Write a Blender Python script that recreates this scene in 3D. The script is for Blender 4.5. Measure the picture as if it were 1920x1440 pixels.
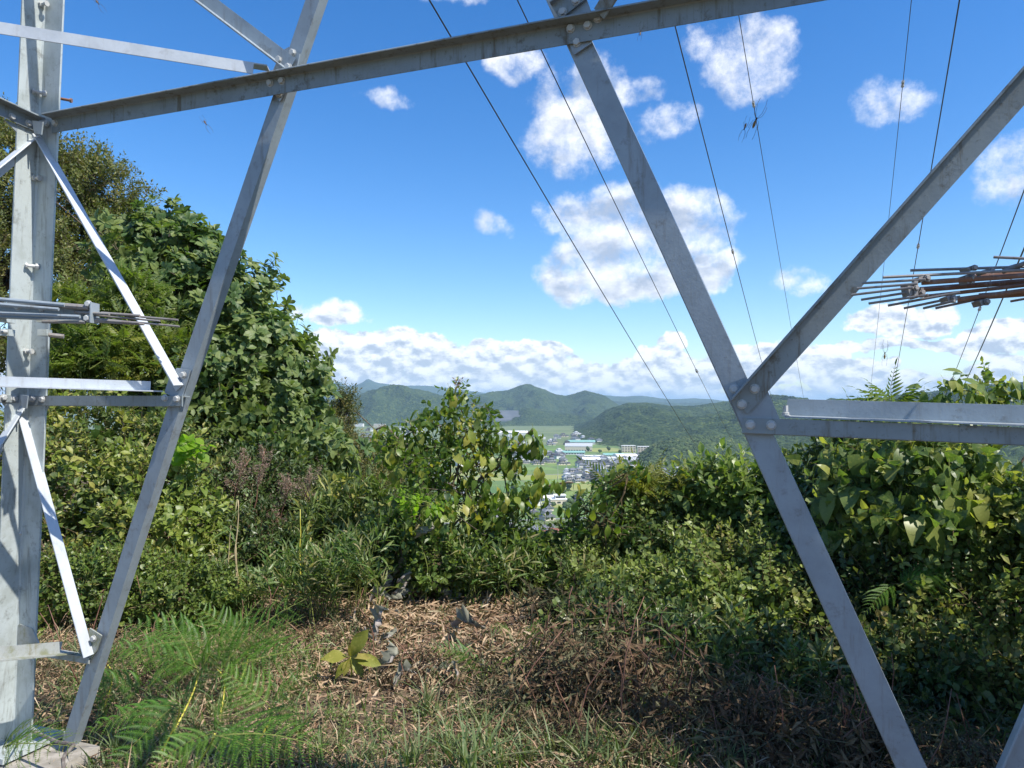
import bpy, math
import numpy as np
from math import radians, sin, cos, tan, atan, atan2, pi, sqrt
from mathutils import Matrix, Vector
rng = np.random.default_rng(11)
S = bpy.context.scene
COL = S.collection
for o in list(bpy.data.objects): bpy.data.objects.remove(o)

# ------------------------------------------------------------------ camera
FPX = 1370.0; HZ = 758.0
PITCH = atan((HZ - 720) / FPX)
CZ = 1.6
cam_d = bpy.data.cameras.new('camera'); cam = bpy.data.objects.new('camera', cam_d); COL.objects.link(cam)
cam_d.sensor_width = 36; cam_d.lens = 36 * FPX / 1920; cam_d.clip_start = 0.05; cam_d.clip_end = 60000
cam.location = (0, 0, CZ); cam.rotation_euler = (pi / 2 + PITCH, 0, 0)
S.camera = cam
def ray(px, py):
    u = (px - 960) / FPX; v = (720 - py) / FPX
    return np.array([u, cos(PITCH) - v * sin(PITCH), sin(PITCH) + v * cos(PITCH)])
def at(px, py, Y):
    d = ray(px, py); return np.array([0, 0, CZ]) + d * (Y / d[1])
def on_ground(px, py, z0):
    d = ray(px, py); return np.array([0, 0, CZ]) + d * ((z0 - CZ) / d[2])

# ------------------------------------------------------------------ light, sky
SUN_AZ, SUN_EL = radians(-31), radians(51)
sun_d = bpy.data.lights.new('sun', 'SUN'); sun = bpy.data.objects.new('sun', sun_d); COL.objects.link(sun)
sun_d.energy = 5.0; sun_d.angle = radians(0.5); sun_d.color = (1.0, 0.95, 0.86)
sdir = Vector((cos(SUN_AZ) * cos(SUN_EL), sin(SUN_AZ) * cos(SUN_EL), sin(SUN_EL)))
sun.rotation_euler = (-sdir).to_track_quat('-Z', 'Y').to_euler()
SKY = 0.085
S.view_settings.view_transform = 'Standard'; S.view_settings.look = 'None'
S.view_settings.exposure = 0.62; S.view_settings.gamma = 1.0; S.view_settings.use_curve_mapping = False
S.render.engine = 'CYCLES'
S.cycles.max_bounces = 6; S.cycles.transparent_max_bounces = 6; S.cycles.volume_bounces = 0
S.cycles.sample_clamp_indirect = 4; S.cycles.use_denoising = True

class NT:
    def __init__(s, nt): s.nt = nt
    def n(s, t, **k):
        nd = s.nt.nodes.new(t)
        for a, b in k.items():
            if a.startswith('_'):
                nd.inputs[int(a[1:])].default_value = b
            else: setattr(nd, a, b)
        return nd
    def l(s, a, b): s.nt.links.new(a, b)
    def math(s, op, a, b=None, c=None, clamp=False):
        nd = s.nt.nodes.new('ShaderNodeMath'); nd.operation = op; nd.use_clamp = clamp
        for i, v in enumerate((a, b, c)):
            if v is None: continue
            if isinstance(v, (int, float)): nd.inputs[i].default_value = v
            else: s.l(v, nd.inputs[i])
        return nd.outputs[0]
    def vmath(s, op, a, b=None):
        nd = s.nt.nodes.new('ShaderNodeVectorMath'); nd.operation = op
        for i, v in enumerate((a, b)):
            if v is None: continue
            if isinstance(v, tuple): nd.inputs[i].default_value = v
            else: s.l(v, nd.inputs[i])
        return nd
    def mix(s, f, a, b):
        nd = s.nt.nodes.new('ShaderNodeMix'); nd.data_type = 'RGBA'
        for i, v in ((0, f), (6, a), (7, b)):
            if isinstance(v, tuple): nd.inputs[i].default_value = (*v, 1)
            elif isinstance(v, (int, float)): nd.inputs[i].default_value = v
            else: s.l(v, nd.inputs[i])
        return nd.outputs[2]
    def smooth(s, x, a, b):
        nd = s.nt.nodes.new('ShaderNodeMapRange'); nd.interpolation_type = 'SMOOTHSTEP'
        s.l(x, nd.inputs[0]); nd.inputs[1].default_value = a; nd.inputs[2].default_value = b
        return nd.outputs[0]

def dazel(px, py):
    d = ray(px, py); d = d / np.linalg.norm(d)
    return atan2(d[0], d[1]), math.asin(d[2])
# cloud lumps of the photographed sky: centre, half-width, half-height in degrees-like units, thickness
CL = [(1190,415,165,62,1.2),(1095,402,92,46,1.05),(1095,520,78,50,1.25),(1210,525,130,48,1.35),(1330,395,50,32,.55),(1330,495,50,32,1.0),(1150,470,125,52,1.3),(1270,440,90,50,1.1),
 (1075,255,90,72,1.2),(1120,165,60,60,.6),(965,125,46,34,.8),(1010,180,40,40,.5),(1185,165,46,38,.8),(1110,300,50,28,.6),
 (1400,112,95,62,.75),(1455,88,58,42,.8),(1318,88,40,38,.5),(1400,165,60,34,.6),(1250,232,56,48,.75),
 (1640,185,78,40,.6),(1700,180,60,30,.3),(1885,320,85,62,.7),(1840,340,40,36,.5),(920,423,34,24,.6),(1500,520,40,26,.55),
 (1690,602,98,32,1.1),(1650,598,60,26,.9),(1905,626,62,34,1.1),(1840,640,60,20,.7),(1265,631,25,16,.9),(720,178,46,14,.35),(610,590,56,24,.55),(1690,688,26,12,.7),
 (1800,643,230,11,.95),(1600,655,120,7,.7),(860,0,60,20,.35),
 (640,668,62,44,1.2),(725,662,60,46,1.2),(805,668,50,34,1.1),(690,700,80,40,1.2),(860,690,80,45,1.1),(925,664,62,32,1.0),(985,690,80,46,1.2),(1010,652,60,16,.7),(1075,716,80,38,1.1),
 (1078,680,13,22,.7),(1180,690,34,24,.9),(1190,715,70,34,1.1),(1245,690,50,42,1.2),(1300,700,70,36,1.1),(1400,690,90,36,1.1),(1460,672,80,30,1.0),(1540,690,60,34,1.2),(1600,702,60,34,1.2),(1650,715,50,28,1.1),
 (1730,722,70,20,1.0),(1820,725,60,26,1.1),(1860,690,55,28,1.0),(1900,735,80,30,1.0),(700,735,140,24,.85),(950,745,200,24,.85),(1250,750,200,24,.85),(1550,750,240,24,.85),(1850,760,200,22,1.0),(520,720,160,50,1.0),(300,700,200,60,1.0),(100,690,200,50,1.0),
 (2100,700,200,50,1.1),(2400,720,250,50,1.0),(2150,560,120,40,.9),(-200,700,200,55,1.0),(2100,250,140,70,.7),(1500,-220,150,90,.6),(700,-260,130,70,.5)]
W = bpy.data.worlds.new('World'); S.world = W; W.use_nodes = True
nt = W.node_tree; nt.nodes.clear(); N = NT(nt)
sky = N.n('ShaderNodeTexSky', sky_type='NISHITA', sun_disc=False, sun_elevation=SUN_EL, sun_rotation=pi / 2 - SUN_AZ, air_density=1.0, dust_density=0.4, ozone_density=2.2, altitude=200)
tc = N.n('ShaderNodeTexCoord')
# ---- node group: cloud thickness as a function of (azimuth, elevation) plus noise
g = bpy.data.node_groups.new('cloud_field', 'ShaderNodeTree')
g.interface.new_socket('P', in_out='INPUT', socket_type='NodeSocketVector')
g.interface.new_socket('D', in_out='INPUT', socket_type='NodeSocketVector')
g.interface.new_socket('F', in_out='OUTPUT', socket_type='NodeSocketFloat')
G = NT(g); gi = g.nodes.new('NodeGroupInput'); go = g.nodes.new('NodeGroupOutput')
warp = G.n('ShaderNodeTexNoise', _2=13.0, _3=5.0); G.l(gi.outputs[1], warp.inputs[0])
wv = G.vmath('MULTIPLY', G.vmath('SUBTRACT', warp.outputs[1], (.5, .5, .5)).outputs[0], (.085, .05, 0)).outputs[0]
P2 = G.vmath('ADD', gi.outputs[0], wv).outputs[0]
acc = None
for (px, py, rx, ry, st) in CL:
    a, e = dazel(px, py); a2, _ = dazel(px + rx, py); _, e2 = dazel(px, py - ry)
    ra = abs(a2 - a) * 1.12; re = abs(e2 - e) * 1.12
    d = G.vmath('SUBTRACT', P2, (a, e, 0)).outputs[0]
    d = G.vmath('MULTIPLY', d, (1 / ra, 1 / re, 0)).outputs[0]
    q = G.vmath('DOT_PRODUCT', d, d).outputs['Value']
    f = G.math('MULTIPLY_ADD', q, -st, st)          # st*(1-r^2)
    f = G.math('MINIMUM', f, .55 * st + .1)
    acc = f if acc is None else G.math('SMOOTH_MAX', acc, f, .15)
# scattered fair-weather clouds all over the rest of the sky
sp = G.n('ShaderNodeSeparateXYZ'); G.l(gi.outputs[0], sp.inputs[0])
far = G.math('MAXIMUM', G.smooth(G.math('ABSOLUTE', sp.outputs[0]), .75, .95), G.smooth(sp.outputs[1], .62, .75))
gn = G.n('ShaderNodeTexNoise', _2=3.0, _3=2.0); G.l(gi.outputs[1], gn.inputs[0])
gf = G.math('MULTIPLY_ADD', gn.outputs[0], 3.0, -1.65)
gf = G.math('ADD', G.math('MULTIPLY', gf, far), G.math('MULTIPLY_ADD', far, 3.0, -3.0))
acc = G.math('MAXIMUM', acc, gf)
nzA = G.n('ShaderNodeTexNoise', _2=17.0, _3=10.0, _4=.66); G.l(gi.outputs[1], nzA.inputs[0])
nzB = G.n('ShaderNodeTexNoise', _2=62.0, _3=8.0, _4=.6); G.l(gi.outputs[1], nzB.inputs[0])
low_ = G.math('SUBTRACT', 1.0, G.smooth(sp.outputs[1], .07, .16))
class _o: outputs = [G.math('ADD', G.math('MULTIPLY', nzA.outputs[0], G.math('MULTIPLY_ADD', low_, -.55, 1.0)), G.math('MULTIPLY', nzB.outputs[0], G.math('MULTIPLY', low_, .55)))]
nz = _o
acc = G.math('MAXIMUM', acc, -1.0)
G.l(G.math('ADD', acc, G.math('MULTIPLY_ADD', nz.outputs[0], 2.7, -1.36)), go.inputs[0])
sx = N.n('ShaderNodeSeparateXYZ'); N.l(tc.outputs['Generated'], sx.inputs[0])
az = N.math('ARCTAN2', sx.outputs[0], sx.outputs[1]); el = N.math('ARCSINE', sx.outputs[2])
cP = N.n('ShaderNodeCombineXYZ'); N.l(az, cP.inputs[0]); N.l(el, cP.inputs[1])
def field(off_a, off_e):
    k = nt.nodes.new('ShaderNodeGroup'); k.node_tree = g
    N.l(N.vmath('ADD', cP.outputs[0], (off_a, off_e, 0)).outputs[0], k.inputs[0])
    N.l(N.vmath('ADD', tc.outputs['Generated'], (off_a, 0, off_e)).outputs[0], k.inputs[1])
    return k.outputs[0]
F0 = field(0, 0); F1 = field(.009, .016)
dens = N.smooth(N.math('DIVIDE', N.math('ADD', F0, .08), N.math('MULTIPLY_ADD', N.smooth(el, .08, .2), .80, .28)), 0.0, 1.0)
thick = N.math('MINIMUM', N.math('MAXIMUM', F1, 0.0), .7)
def billow(off, sc):
    v = N.vmath('MULTIPLY', N.vmath('ADD', tc.outputs['Generated'], off).outputs[0], (1, 1, 1.7)).outputs[0]
    n_ = N.n('ShaderNodeTexNoise', _2=sc, _3=7.0, _4=.58); N.l(v, n_.inputs[0]); return n_.outputs[0]
hi_ = N.smooth(el, .09, .17)
bl = N.math('SUBTRACT', billow((0, 0, 0), 34.0), billow((.004, -.002, .0085), 34.0)); bh = N.math('SUBTRACT', billow((0, 0, 0), 11.0), billow((.010, -.005, .022), 11.0))
lowsh = N.math('MULTIPLY_ADD', bl, 1.7, N.math('MULTIPLY_ADD', thick, -.22, .93))
higsh = N.math('MULTIPLY_ADD', bh, 1.3, N.math('MULTIPLY_ADD', thick, -.40, 1.02))
shade = N.math('ADD', N.math('MULTIPLY', lowsh, N.math('SUBTRACT', 1.0, hi_)), N.math('MULTIPLY', higsh, hi_))
shade = N.math('MINIMUM', N.math('MAXIMUM', shade, .56), 1.05)
# deeper blue, as the phone rendered it
hs = N.n('ShaderNodeHueSaturation', _0=.507, _1=1.38, _2=1.58); N.l(sky.outputs[0], hs.inputs[4])
cloudcol = N.mix(N.smooth(shade, .50, 1.06), (3.8, 4.5, 5.8), (9.9, 10.0, 10.2))
lowfade = N.smooth(el, .0, .10)
cloudcol = N.mix(N.math('MULTIPLY_ADD', lowfade, -.15, .15), cloudcol, (6.0, 7.4, 9.2))
skyc = N.mix(N.math('MULTIPLY', dens, .93), hs.outputs[0], cloudcol)
bg = N.n('ShaderNodeBackground', _1=SKY); N.l(skyc, bg.inputs[0])
wo = N.n('ShaderNodeOutputWorld'); N.l(bg.outputs[0], wo.inputs[0])
W.cycles.sampling_method = 'MANUAL'; W.cycles.sample_map_resolution = 512

# ------------------------------------------------------------------ helpers
def vnoise(x, y, seed=0):
    xi = np.floor(x).astype(np.int64); yi = np.floor(y).astype(np.int64); xf = x - xi; yf = y - yi
    def h(a, b):
        n = (a * 374761393 + b * 668265263 + seed * 974711) & 0xffffffff
        n = ((n ^ (n >> 13)) * 1274126177) & 0xffffffff
        return ((n ^ (n >> 16)) & 0xffff) / 65535.0
    u = xf * xf * (3 - 2 * xf); v = yf * yf * (3 - 2 * yf)
    return (h(xi, yi) * (1 - u) + h(xi + 1, yi) * u) * (1 - v) + (h(xi, yi + 1) * (1 - u) + h(xi + 1, yi + 1) * u) * v
def fbm(x, y, seed=0, oct=4):
    s = 0; a = .5; t = 0
    for k in range(oct):
        s = s + a * vnoise(x * 2 ** k, y * 2 ** k, seed + k * 17); t += a; a *= .5
    return s / t
def unit(v):
    v = np.asarray(v, float); return v / (np.linalg.norm(v, axis=-1, keepdims=True) + 1e-12)

class Acc:
    """collects triangles / quads with numpy and links ONE mesh object"""
    def __init__(s): s.V = []; s.F = []; s.M = []; s.R = []; s.n = 0
    def add(s, V, F, mat=0, rnd=0.0):
        V = np.asarray(V, float).reshape(-1, 3); F = np.asarray(F, np.int64).reshape(-1, 3)
        s.V.append(V); s.F.append(F + s.n); s.n += len(V)
        s.M.append(np.full(len(F), mat) if np.isscalar(mat) else np.asarray(mat))
        s.R.append(np.full(len(V), rnd) if np.isscalar(rnd) else np.asarray(rnd))
    def inst(s, T, M, P, rnd):
        """template T=(V,F,mat,rnd) at frames M (N,3,3) and points P (N,3)"""
        V, F, mt, rv = T; n = len(P)
        if n == 0: return
        W_ = np.einsum('nij,vj->nvi', M, V) + P[:, None, :]
        FF = F[None] + (np.arange(n) * len(V))[:, None, None]
        s.add(W_.reshape(-1, 3), FF.reshape(-1, 3), np.tile(mt, n), ((rv[None] + np.asarray(rnd)[:, None]) % 1.0).reshape(-1))
    def arrays(s):
        return np.concatenate(s.V), np.concatenate(s.F), np.concatenate(s.M), np.concatenate(s.R)
    def mesh(s, name, mats, base=(0, 0, 0), smooth=False):
        me = bpy.data.meshes.new(name)
        if not s.V:
            return me
        V, F, M, R = s.arrays(); V = V - np.asarray(base, float)
        me.vertices.add(len(V)); me.vertices.foreach_set('co', V.astype(np.float32).ravel())
        me.loops.add(len(F) * 3); me.loops.foreach_set('vertex_index', F.astype(np.int32).ravel())
        me.polygons.add(len(F)); me.polygons.foreach_set('loop_start', (np.arange(len(F)) * 3).astype(np.int32))
        me.polygons.foreach_set('material_index', M.astype(np.int32))
        me.polygons.foreach_set('use_smooth', np.full(len(F), bool(smooth)))
        at_ = me.attributes.new('rnd', 'FLOAT', 'POINT'); at_.data.foreach_set('value', R.astype(np.float32))
        for m in mats: me.materials.append(m)
        me.update(calc_edges=True); return me
    def obj(s, name, mats, parent=None, base=(0, 0, 0), smooth=False):
        if not isinstance(mats, (list, tuple)): mats = [mats]
        o = bpy.data.objects.new(name, s.mesh(name, mats, base, smooth)); COL.objects.link(o)
        if parent is not None: o.parent = parent
        else: o.location = tuple(base)
        return o
def tag(o, label=None, cat=None, group=None, kind=None):
    if label: o['label'] = label
    if cat: o['category'] = cat
    if group: o['group'] = group
    if kind: o['kind'] = kind
    return o
def root(name, base, label, cat, group=None):
    o = bpy.data.objects.new(name, None); COL.objects.link(o); o.location = tuple(base); o.empty_display_size = .1
    return tag(o, label, cat, group)

QB = [(0,2,1),(0,3,2),(4,5,6),(4,6,7),(0,1,5),(0,5,4),(1,2,6),(1,6,5),(2,3,7),(2,7,6),(3,0,4),(3,4,7)]
def box(A, c, ax, ay, az_, mat=0, rnd=0.0):
    """box centred c with half-axis vectors"""
    c, ax, ay, az_ = map(lambda q: np.asarray(q, float), (c, ax, ay, az_))
    V = [c + i * ax + j * ay + k * az_ for k in (-1, 1) for i, j in ((-1, -1), (1, -1), (1, 1), (-1, 1))]
    A.add(V, QB, mat, rnd)
def boxz(A, x0, x1, y0, y1, z0, z1, mat=0):
    box(A, ((x0+x1)/2, (y0+y1)/2, (z0+z1)/2), ((x1-x0)/2, 0, 0), (0, (y1-y0)/2, 0), (0, 0, (z1-z0)/2), mat)
def tube(A, pts, rad, seg=6, mat=0, rnd=0.0, cap=True):
    pts = np.asarray(pts, float); n = len(pts); rad = np.broadcast_to(rad, (n,))
    d = unit(np.gradient(pts, axis=0)); up = np.array([0, 0, 1.]) if abs(d[:, 2]).mean() < .85 else np.array([1., 0, 0])
    x = unit(np.cross(d, up)); y = np.cross(x, d)
    th = np.arange(seg) * 2 * pi / seg
    V = pts[:, None] + rad[:, None, None] * (np.cos(th)[None, :, None] * x[:, None] + np.sin(th)[None, :, None] * y[:, None])
    F = []
    for i in range(n - 1):
        for k in range(seg):
            a = i * seg + k; b = i * seg + (k + 1) % seg
            F += [(a, b, b + seg), (a, b + seg, a + seg)]
    V = V.reshape(-1, 3)
    if cap:
        V = np.vstack([V, pts[0], pts[-1]]); c0 = n * seg; c1 = c0 + 1
        for k in range(seg):
            F += [(c0, (k + 1) % seg, k), (c1, (n - 1) * seg + k, (n - 1) * seg + (k + 1) % seg)]
    A.add(V, F, mat, rnd)
def prism(A, poly, h, mat=0):
    """extrude 3-D polygon (list of points, convex) by vector h"""
    P = np.asarray(poly, float); n = len(P); V = np.vstack([P, P + np.asarray(h, float)]); F = []
    for i in range(1, n - 1): F += [(0, i + 1, i), (n, n + i, n + i + 1)]
    for i in range(n): j = (i + 1) % n; F += [(i, j, n + j), (i, n + j, n + i)]
    A.add(V, F, mat)

# ------------------------------------------------------------------ materials
def mat(name): 
    m = bpy.data.materials.new(name); m.use_nodes = True; m.node_tree.nodes.clear(); return m, NT(m.node_tree)
def out(N_, s, disp=None):
    o = N_.n('ShaderNodeOutputMaterial'); N_.l(s, o.inputs[0])
def ramp(N_, f, stops):
    r = N_.n('ShaderNodeValToRGB'); e = r.color_ramp.elements
    while len(e) < len(stops): e.new(.5)
    for k, (p, c) in enumerate(stops): e[k].position = p; e[k].color = (*c, 1)
    N_.l(f, r.inputs[0]); return r.outputs[0]
def leafmat(name, stops, rough=.45, trans=.3, spec=.4, tcol=1.5, bumpy=True):
    m, N_ = mat(name)
    a = N_.n('ShaderNodeAttribute', attribute_name='rnd'); oi = N_.n('ShaderNodeObjectInfo')
    v = N_.math('FRACT', N_.math('ADD', a.outputs['Fac'], oi.outputs['Random']))
    c = ramp(N_, v, stops)
    geo = N_.n('ShaderNodeNewGeometry')
    nz_ = N_.n('ShaderNodeTexNoise', _2=60.0, _3=3.0); N_.l(geo.outputs['Position'], nz_.inputs[0])
    c = N_.mix(N_.math('MULTIPLY', N_.smooth(nz_.outputs[0], .5, .75), .35), c, (c_ := tuple(min(1, q * 1.5 + .02) for q in stops[-1][1])))
    under = N_.mix(.45, c, (.16, .20, .11))
    cc = N_.mix(geo.outputs['Backfacing'], c, under)
    p = N_.n('ShaderNodeBsdfPrincipled'); N_.l(cc, p.inputs['Base Color']); p.inputs['Roughness'].default_value = rough
    p.inputs['Specular IOR Level'].default_value = spec
    t = N_.n('ShaderNodeBsdfTranslucent')
    sc = N_.vmath('MULTIPLY', c, (tcol * 1.15, tcol * 1.25, tcol * .5)).outputs[0]; N_.l(sc, t.inputs[0])
    mx = N_.n('ShaderNodeMixShader', _0=trans); N_.l(p.outputs[0], mx.inputs[1]); N_.l(t.outputs[0], mx.inputs[2])
    out(N_, mx.outputs[0]); return m
def simple(name, c1, c2, scale=20, rough=.8, bump=.3, metal=0.0, attr=False, spec=.4):
    m, N_ = mat(name); geo = N_.n('ShaderNodeTexCoord')
    nz_ = N_.n('ShaderNodeTexNoise', _2=scale, _3=6.0); N_.l(geo.outputs['Object'], nz_.inputs[0])
    f = N_.smooth(nz_.outputs[0], .35, .68)
    if attr:
        a = N_.n('ShaderNodeAttribute', attribute_name='rnd'); f = N_.math('MULTIPLY_ADD', f, .35, N_.math('MULTIPLY', a.outputs['Fac'], .65))
    p = N_.n('ShaderNodeBsdfPrincipled', ); N_.l(N_.mix(f, c1, c2), p.inputs['Base Color'])
    p.inputs['Roughness'].default_value = rough; p.inputs['Metallic'].default_value = metal; p.inputs['Specular IOR Level'].default_value = spec
    if bump:
        b = N_.n('ShaderNodeBump', _0=bump, _1=.01); N_.l(nz_.outputs[0], b.inputs['Height']); N_.l(b.outputs[0], p.inputs['Normal'])
    out(N_, p.outputs[0]); return m
def steelmat(name, base, dirt, amount, moss=.0):
    m, N_ = mat(name); tc_ = N_.n('ShaderNodeTexCoord')
    n1 = N_.n('ShaderNodeTexNoise', _2=7.0, _3=8.0, _4=.65); N_.l(tc_.outputs['Object'], n1.inputs[0])
    mp = N_.n('ShaderNodeMapping'); mp.inputs['Scale'].default_value = (30, 30, 3); N_.l(tc_.outputs['Object'], mp.inputs[0])
    n2 = N_.n('ShaderNodeTexNoise', _2=1.0, _3=5.0, _4=.7); N_.l(mp.outputs[0], n2.inputs[0])
    n3 = N_.n('ShaderNodeTexNoise', _2=90.0, _3=4.0); N_.l(tc_.outputs['Object'], n3.inputs[0])
    c = N_.mix(N_.smooth(n1.outputs[0], .35, .7), base, tuple(q * .82 for q in base))
    st = N_.math('MULTIPLY', N_.smooth(n2.outputs[0], .52, .74), amount)
    c = N_.mix(st, c, dirt)
    c = N_.mix(N_.math('MULTIPLY', N_.smooth(n3.outputs[0], .64, .8), amount * .7), c, tuple(q * .5 for q in dirt))
    n4 = N_.n('ShaderNodeTexNoise', _2=16.0, _3=7.0, _4=.75); N_.l(tc_.outputs['Object'], n4.inputs[0])
    c = N_.mix(N_.math('MULTIPLY', N_.smooth(n4.outputs[0], .54, .68), amount * .75), c, tuple(q * .8 for q in dirt))
    if moss: c = N_.mix(N_.math('MULTIPLY', N_.smooth(n1.outputs[0], .48, .62), moss), c, (.20, .21, .10))
    p = N_.n('ShaderNodeBsdfPrincipled'); N_.l(c, p.inputs['Base Color']); p.inputs['Metallic'].default_value = .12
    p.inputs['Roughness'].default_value = .48
    b = N_.n('ShaderNodeBump', _0=.25, _1=.002); N_.l(n3.outputs[0], b.inputs['Height']); N_.l(b.outputs[0], p.inputs['Normal'])
    out(N_, p.outputs[0]); return m
M_steel = steelmat('galvanised_steel', (.30, .35, .39), (.17, .15, .12), .6)
M_steel2 = steelmat('stained_steel', (.25, .285, .295), (.11, .085, .045), .95)
M_steelm = steelmat('mossy_steel', (.37, .39, .38), (.22, .20, .11), .8, .7)
M_bright = steelmat('sun_brightened_steel', (.52, .56, .60), (.25, .23, .20), .3)  # paler copy of the steel: sunlight on these braces put into the colour
M_leg = steelmat('leg_steel', (.47, .52, .52), (.17, .17, .15), .75, .12)
M_bolt = steelmat('bolt_steel', (.50, .51, .50), (.2, .17, .12), .35)
M_rust = steelmat('rusty_steel', (.25, .125, .075), (.36, .33, .30), .8)
M_rod = steelmat('weathered_rod', (.27, .255, .24), (.17, .09, .055), .7)
M_wire = simple('conductor', (.05, .055, .06), (.10, .10, .10), 3, .5, 0, .5)
M_conc = simple('concrete', (.22, .20, .17), (.36, .33, .29), 14, .95, .6)
# ================================================================== pylon
LB = at(26, 1388, 3.5); LN = at(75, 240, 3.3)            # corner line of the leg
D1 = unit([1, -.365, 0]); D2 = unit([-.365, -1, 0])       # along the right / left face
LD = unit(LN - LB); NF = unit(np.cross(D1, LD)); NF = NF if NF[1] < 0 else -NF   # right face, normal into the tower
NL = unit(np.cross(D2, LD)); NL = NL if NL[0] > 0 else -NL
def onface(px, py, off=0.0, org=None, nrm=None):
    org = LB if org is None else org; nrm = NF if nrm is None else nrm
    d = ray(px, py); o = np.array([0, 0, CZ]); t = np.dot(org + nrm * off - o, nrm) / np.dot(d, nrm)
    return o + d * t
TB = np.array([0, 0, 0.0])
tower = root('lattice_tower', LB, 'grey galvanised lattice pylon base framing the view, bolted angle legs and braces', 'pylon')
def angle(name, p0, p1, a, b, wa, wb, t, m, heel=0.0, parent=tower):
    """L-profile with heel line p0-p1 (shifted), flange wa along a, flange wb along b"""
    p0, p1 = np.asarray(p0, float), np.asarray(p1, float); ax = unit(p1 - p0)
    a = unit(a - ax * np.dot(a, ax)); b = unit(b - ax * np.dot(b, ax) - a * np.dot(b, a))
    r = t * .45
    prof = [(0, 0), (wa - r, 0), (wa, r), (wa, t), (t + r, t), (t, t + r), (t, wb), (r, wb), (0, wb - r)]
    A = Acc(); k = len(prof); V = []
    for p in (p0, p1):
        for u, v in prof: V.append(p + a * (u - heel * wa) + b * v)
    F = []
    for i in range(k): j = (i + 1) % k; F += [(i, j, k + j), (i, k + j, k + i)]
    caps = [(0, 1, 2), (0, 2, 3), (0, 3, 4), (0, 4, 5), (0, 5, 8), (5, 6, 7), (5, 7, 8)]
    F += [(x, z, y) for x, y, z in caps] + [(k + x, k + y, k + z) for x, y, z in caps]
    A.add(V, F)
    o = A.obj(name, m, parent, LB); return o
BOLT = None
def bolt(p, n, parent, s=1.0, m=None, tail=.0):
    """hex bolt head with washer, one mesh shared in shape"""
    n = unit(n); x = unit(np.cross(n, [.31, .22, .92])); y = np.cross(n, x); A = Acc(); th = np.arange(6) * pi / 3 + rng.random() * 1
    ring = lambda r, h, k, t0: [p + n * h + r * (cos(t) * x + sin(t) * y) for t in t0 + np.arange(k) * 2 * pi / k]
    def disc(r0, r1, h0, h1, k, t0=0):
        V = ring(r0, h0, k, t0) + ring(r1, h1, k, t0) + [p + n * h1]; F = []
        for i in range(k): j = (i + 1) % k; F += [(i, j, k + j), (i, k + j, k + i), (k + i, k + j, 2 * k)]
        A.add(V, F)
    disc(.0155 * s, .0155 * s, 0, .003 * s, 12); disc(.0125 * s, .0125 * s, .003 * s, .011 * s, 6, th[0]); disc(.0125 * s, .0102 * s, .011 * s, .0125 * s, 6, th[0])
    if tail: disc(.0078, .0078, .0125, tail, 8)
    o = A.obj('bolt', m or M_bolt, parent, LB)
    return o
def plate(name, pix, off, t, m=M_steel, parent=tower, nrm=None, org=None):
    pts = [onface(x, y, off, org, nrm) for x, y in pix]; A = Acc()
    prism(A, pts, -(NF if nrm is None else nrm) * t); return A.obj(name, m, parent, LB)
def side(p0, p1, nrm=None):                                  # in-plane direction square to a member
    return unit(np.cross(unit(np.asarray(p1) - np.asarray(p0)), NF if nrm is None else nrm))

# leg: two wide flanges opening towards us, foot to far above the frame
top = LB + LD * 5.2
angle('leg', LB - LD * .02, top, D1, D2, .128, .115, .014, M_leg)
RL = LB + D1 * 4.35; RD = unit([-LD[0], LD[1], LD[2]])
angle('leg', RL, RL + RD * 5.2, -D1, D2, .128, .115, .014, M_leg)
# cover plate and base plate of the leg
A = Acc(); c = LB + D1 * .03 + D2 * .03; box(A, c + [0, 0, .008], D1 * .15, D2 * .15, (0, 0, .012)); A.obj('base_plate', M_leg, tower, LB)

# ---- diagonals of the right face (pixel centre lines laid into the face plane)
def member(name, pa, pb, w, wb, a_sign, b_dir, off, m, t=.007, heel=.5, ext=(0, 0)):
    p0, p1 = onface(*pa, off), onface(*pb, off); d = unit(p1 - p0); p0 = p0 - d * ext[0]; p1 = p1 + d * ext[1]
    a = side(p0, p1) * a_sign
    return angle(name, p0, p1, a, b_dir, w, wb, t, m, heel)
def ssgn(pa, pb):   # sign that makes 'a' point to +x
    return 1 if side(onface(*pa), onface(*pb))[0] > 0 else -1
# first diagonal
q = [(126, 1392), (333, 740), (585, 0)]
s_ = ssgn(q[0], q[1])
member('diagonal_brace', q[0], q[1], .066, .05, -s_, -NF, -.012, M_steel)
member('diagonal_brace', q[1], q[2], .066, .05, -s_, -NF, -.012, M_steel, ext=(0, .9))
# second diagonal: wide face to us, flange turned in at its right edge
q2 = [(1076, 60), (1398, 762), (1722, 1470)]
member('diagonal_brace', q2[1], q2[2], .080, .055, ssgn(q2[1], q2[2]) * -1, -NF, 0, M_steel, .008, ext=(0, .55))
member('diagonal_brace', q2[0], q2[1], .080, .055, ssgn(q2[0], q2[1]) * -1, -NF, 0, M_steel, .008, ext=(.9, 0))
# long girt: web hanging down, top flange turned towards us
ga, gb = (100, 231), (1475, -14)
p0, p1 = onface(*ga, .016), onface(*gb, .016); d = unit(p1 - p0)
angle('girt', p0, p1 + d * .9, np.array([0, 0, -1.]) - 0 * d, NF, .072, .058, .007, M_steel2, .35)
# right diagonal up to the other leg
ra, rb = (1386, 762), (1655, 459)
s2 = ssgn(ra, rb)
p0, p1 = onface(*ra, .020), onface(*rb, .020); d = unit(p1 - p0)
aa = side(p0, p1); aa = aa if aa[0] > 0 else -aa
angle('diagonal_strut', p0, p1 + d * 1.2, aa, NF, .070, .040, .007, M_steel2, .5)
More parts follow.
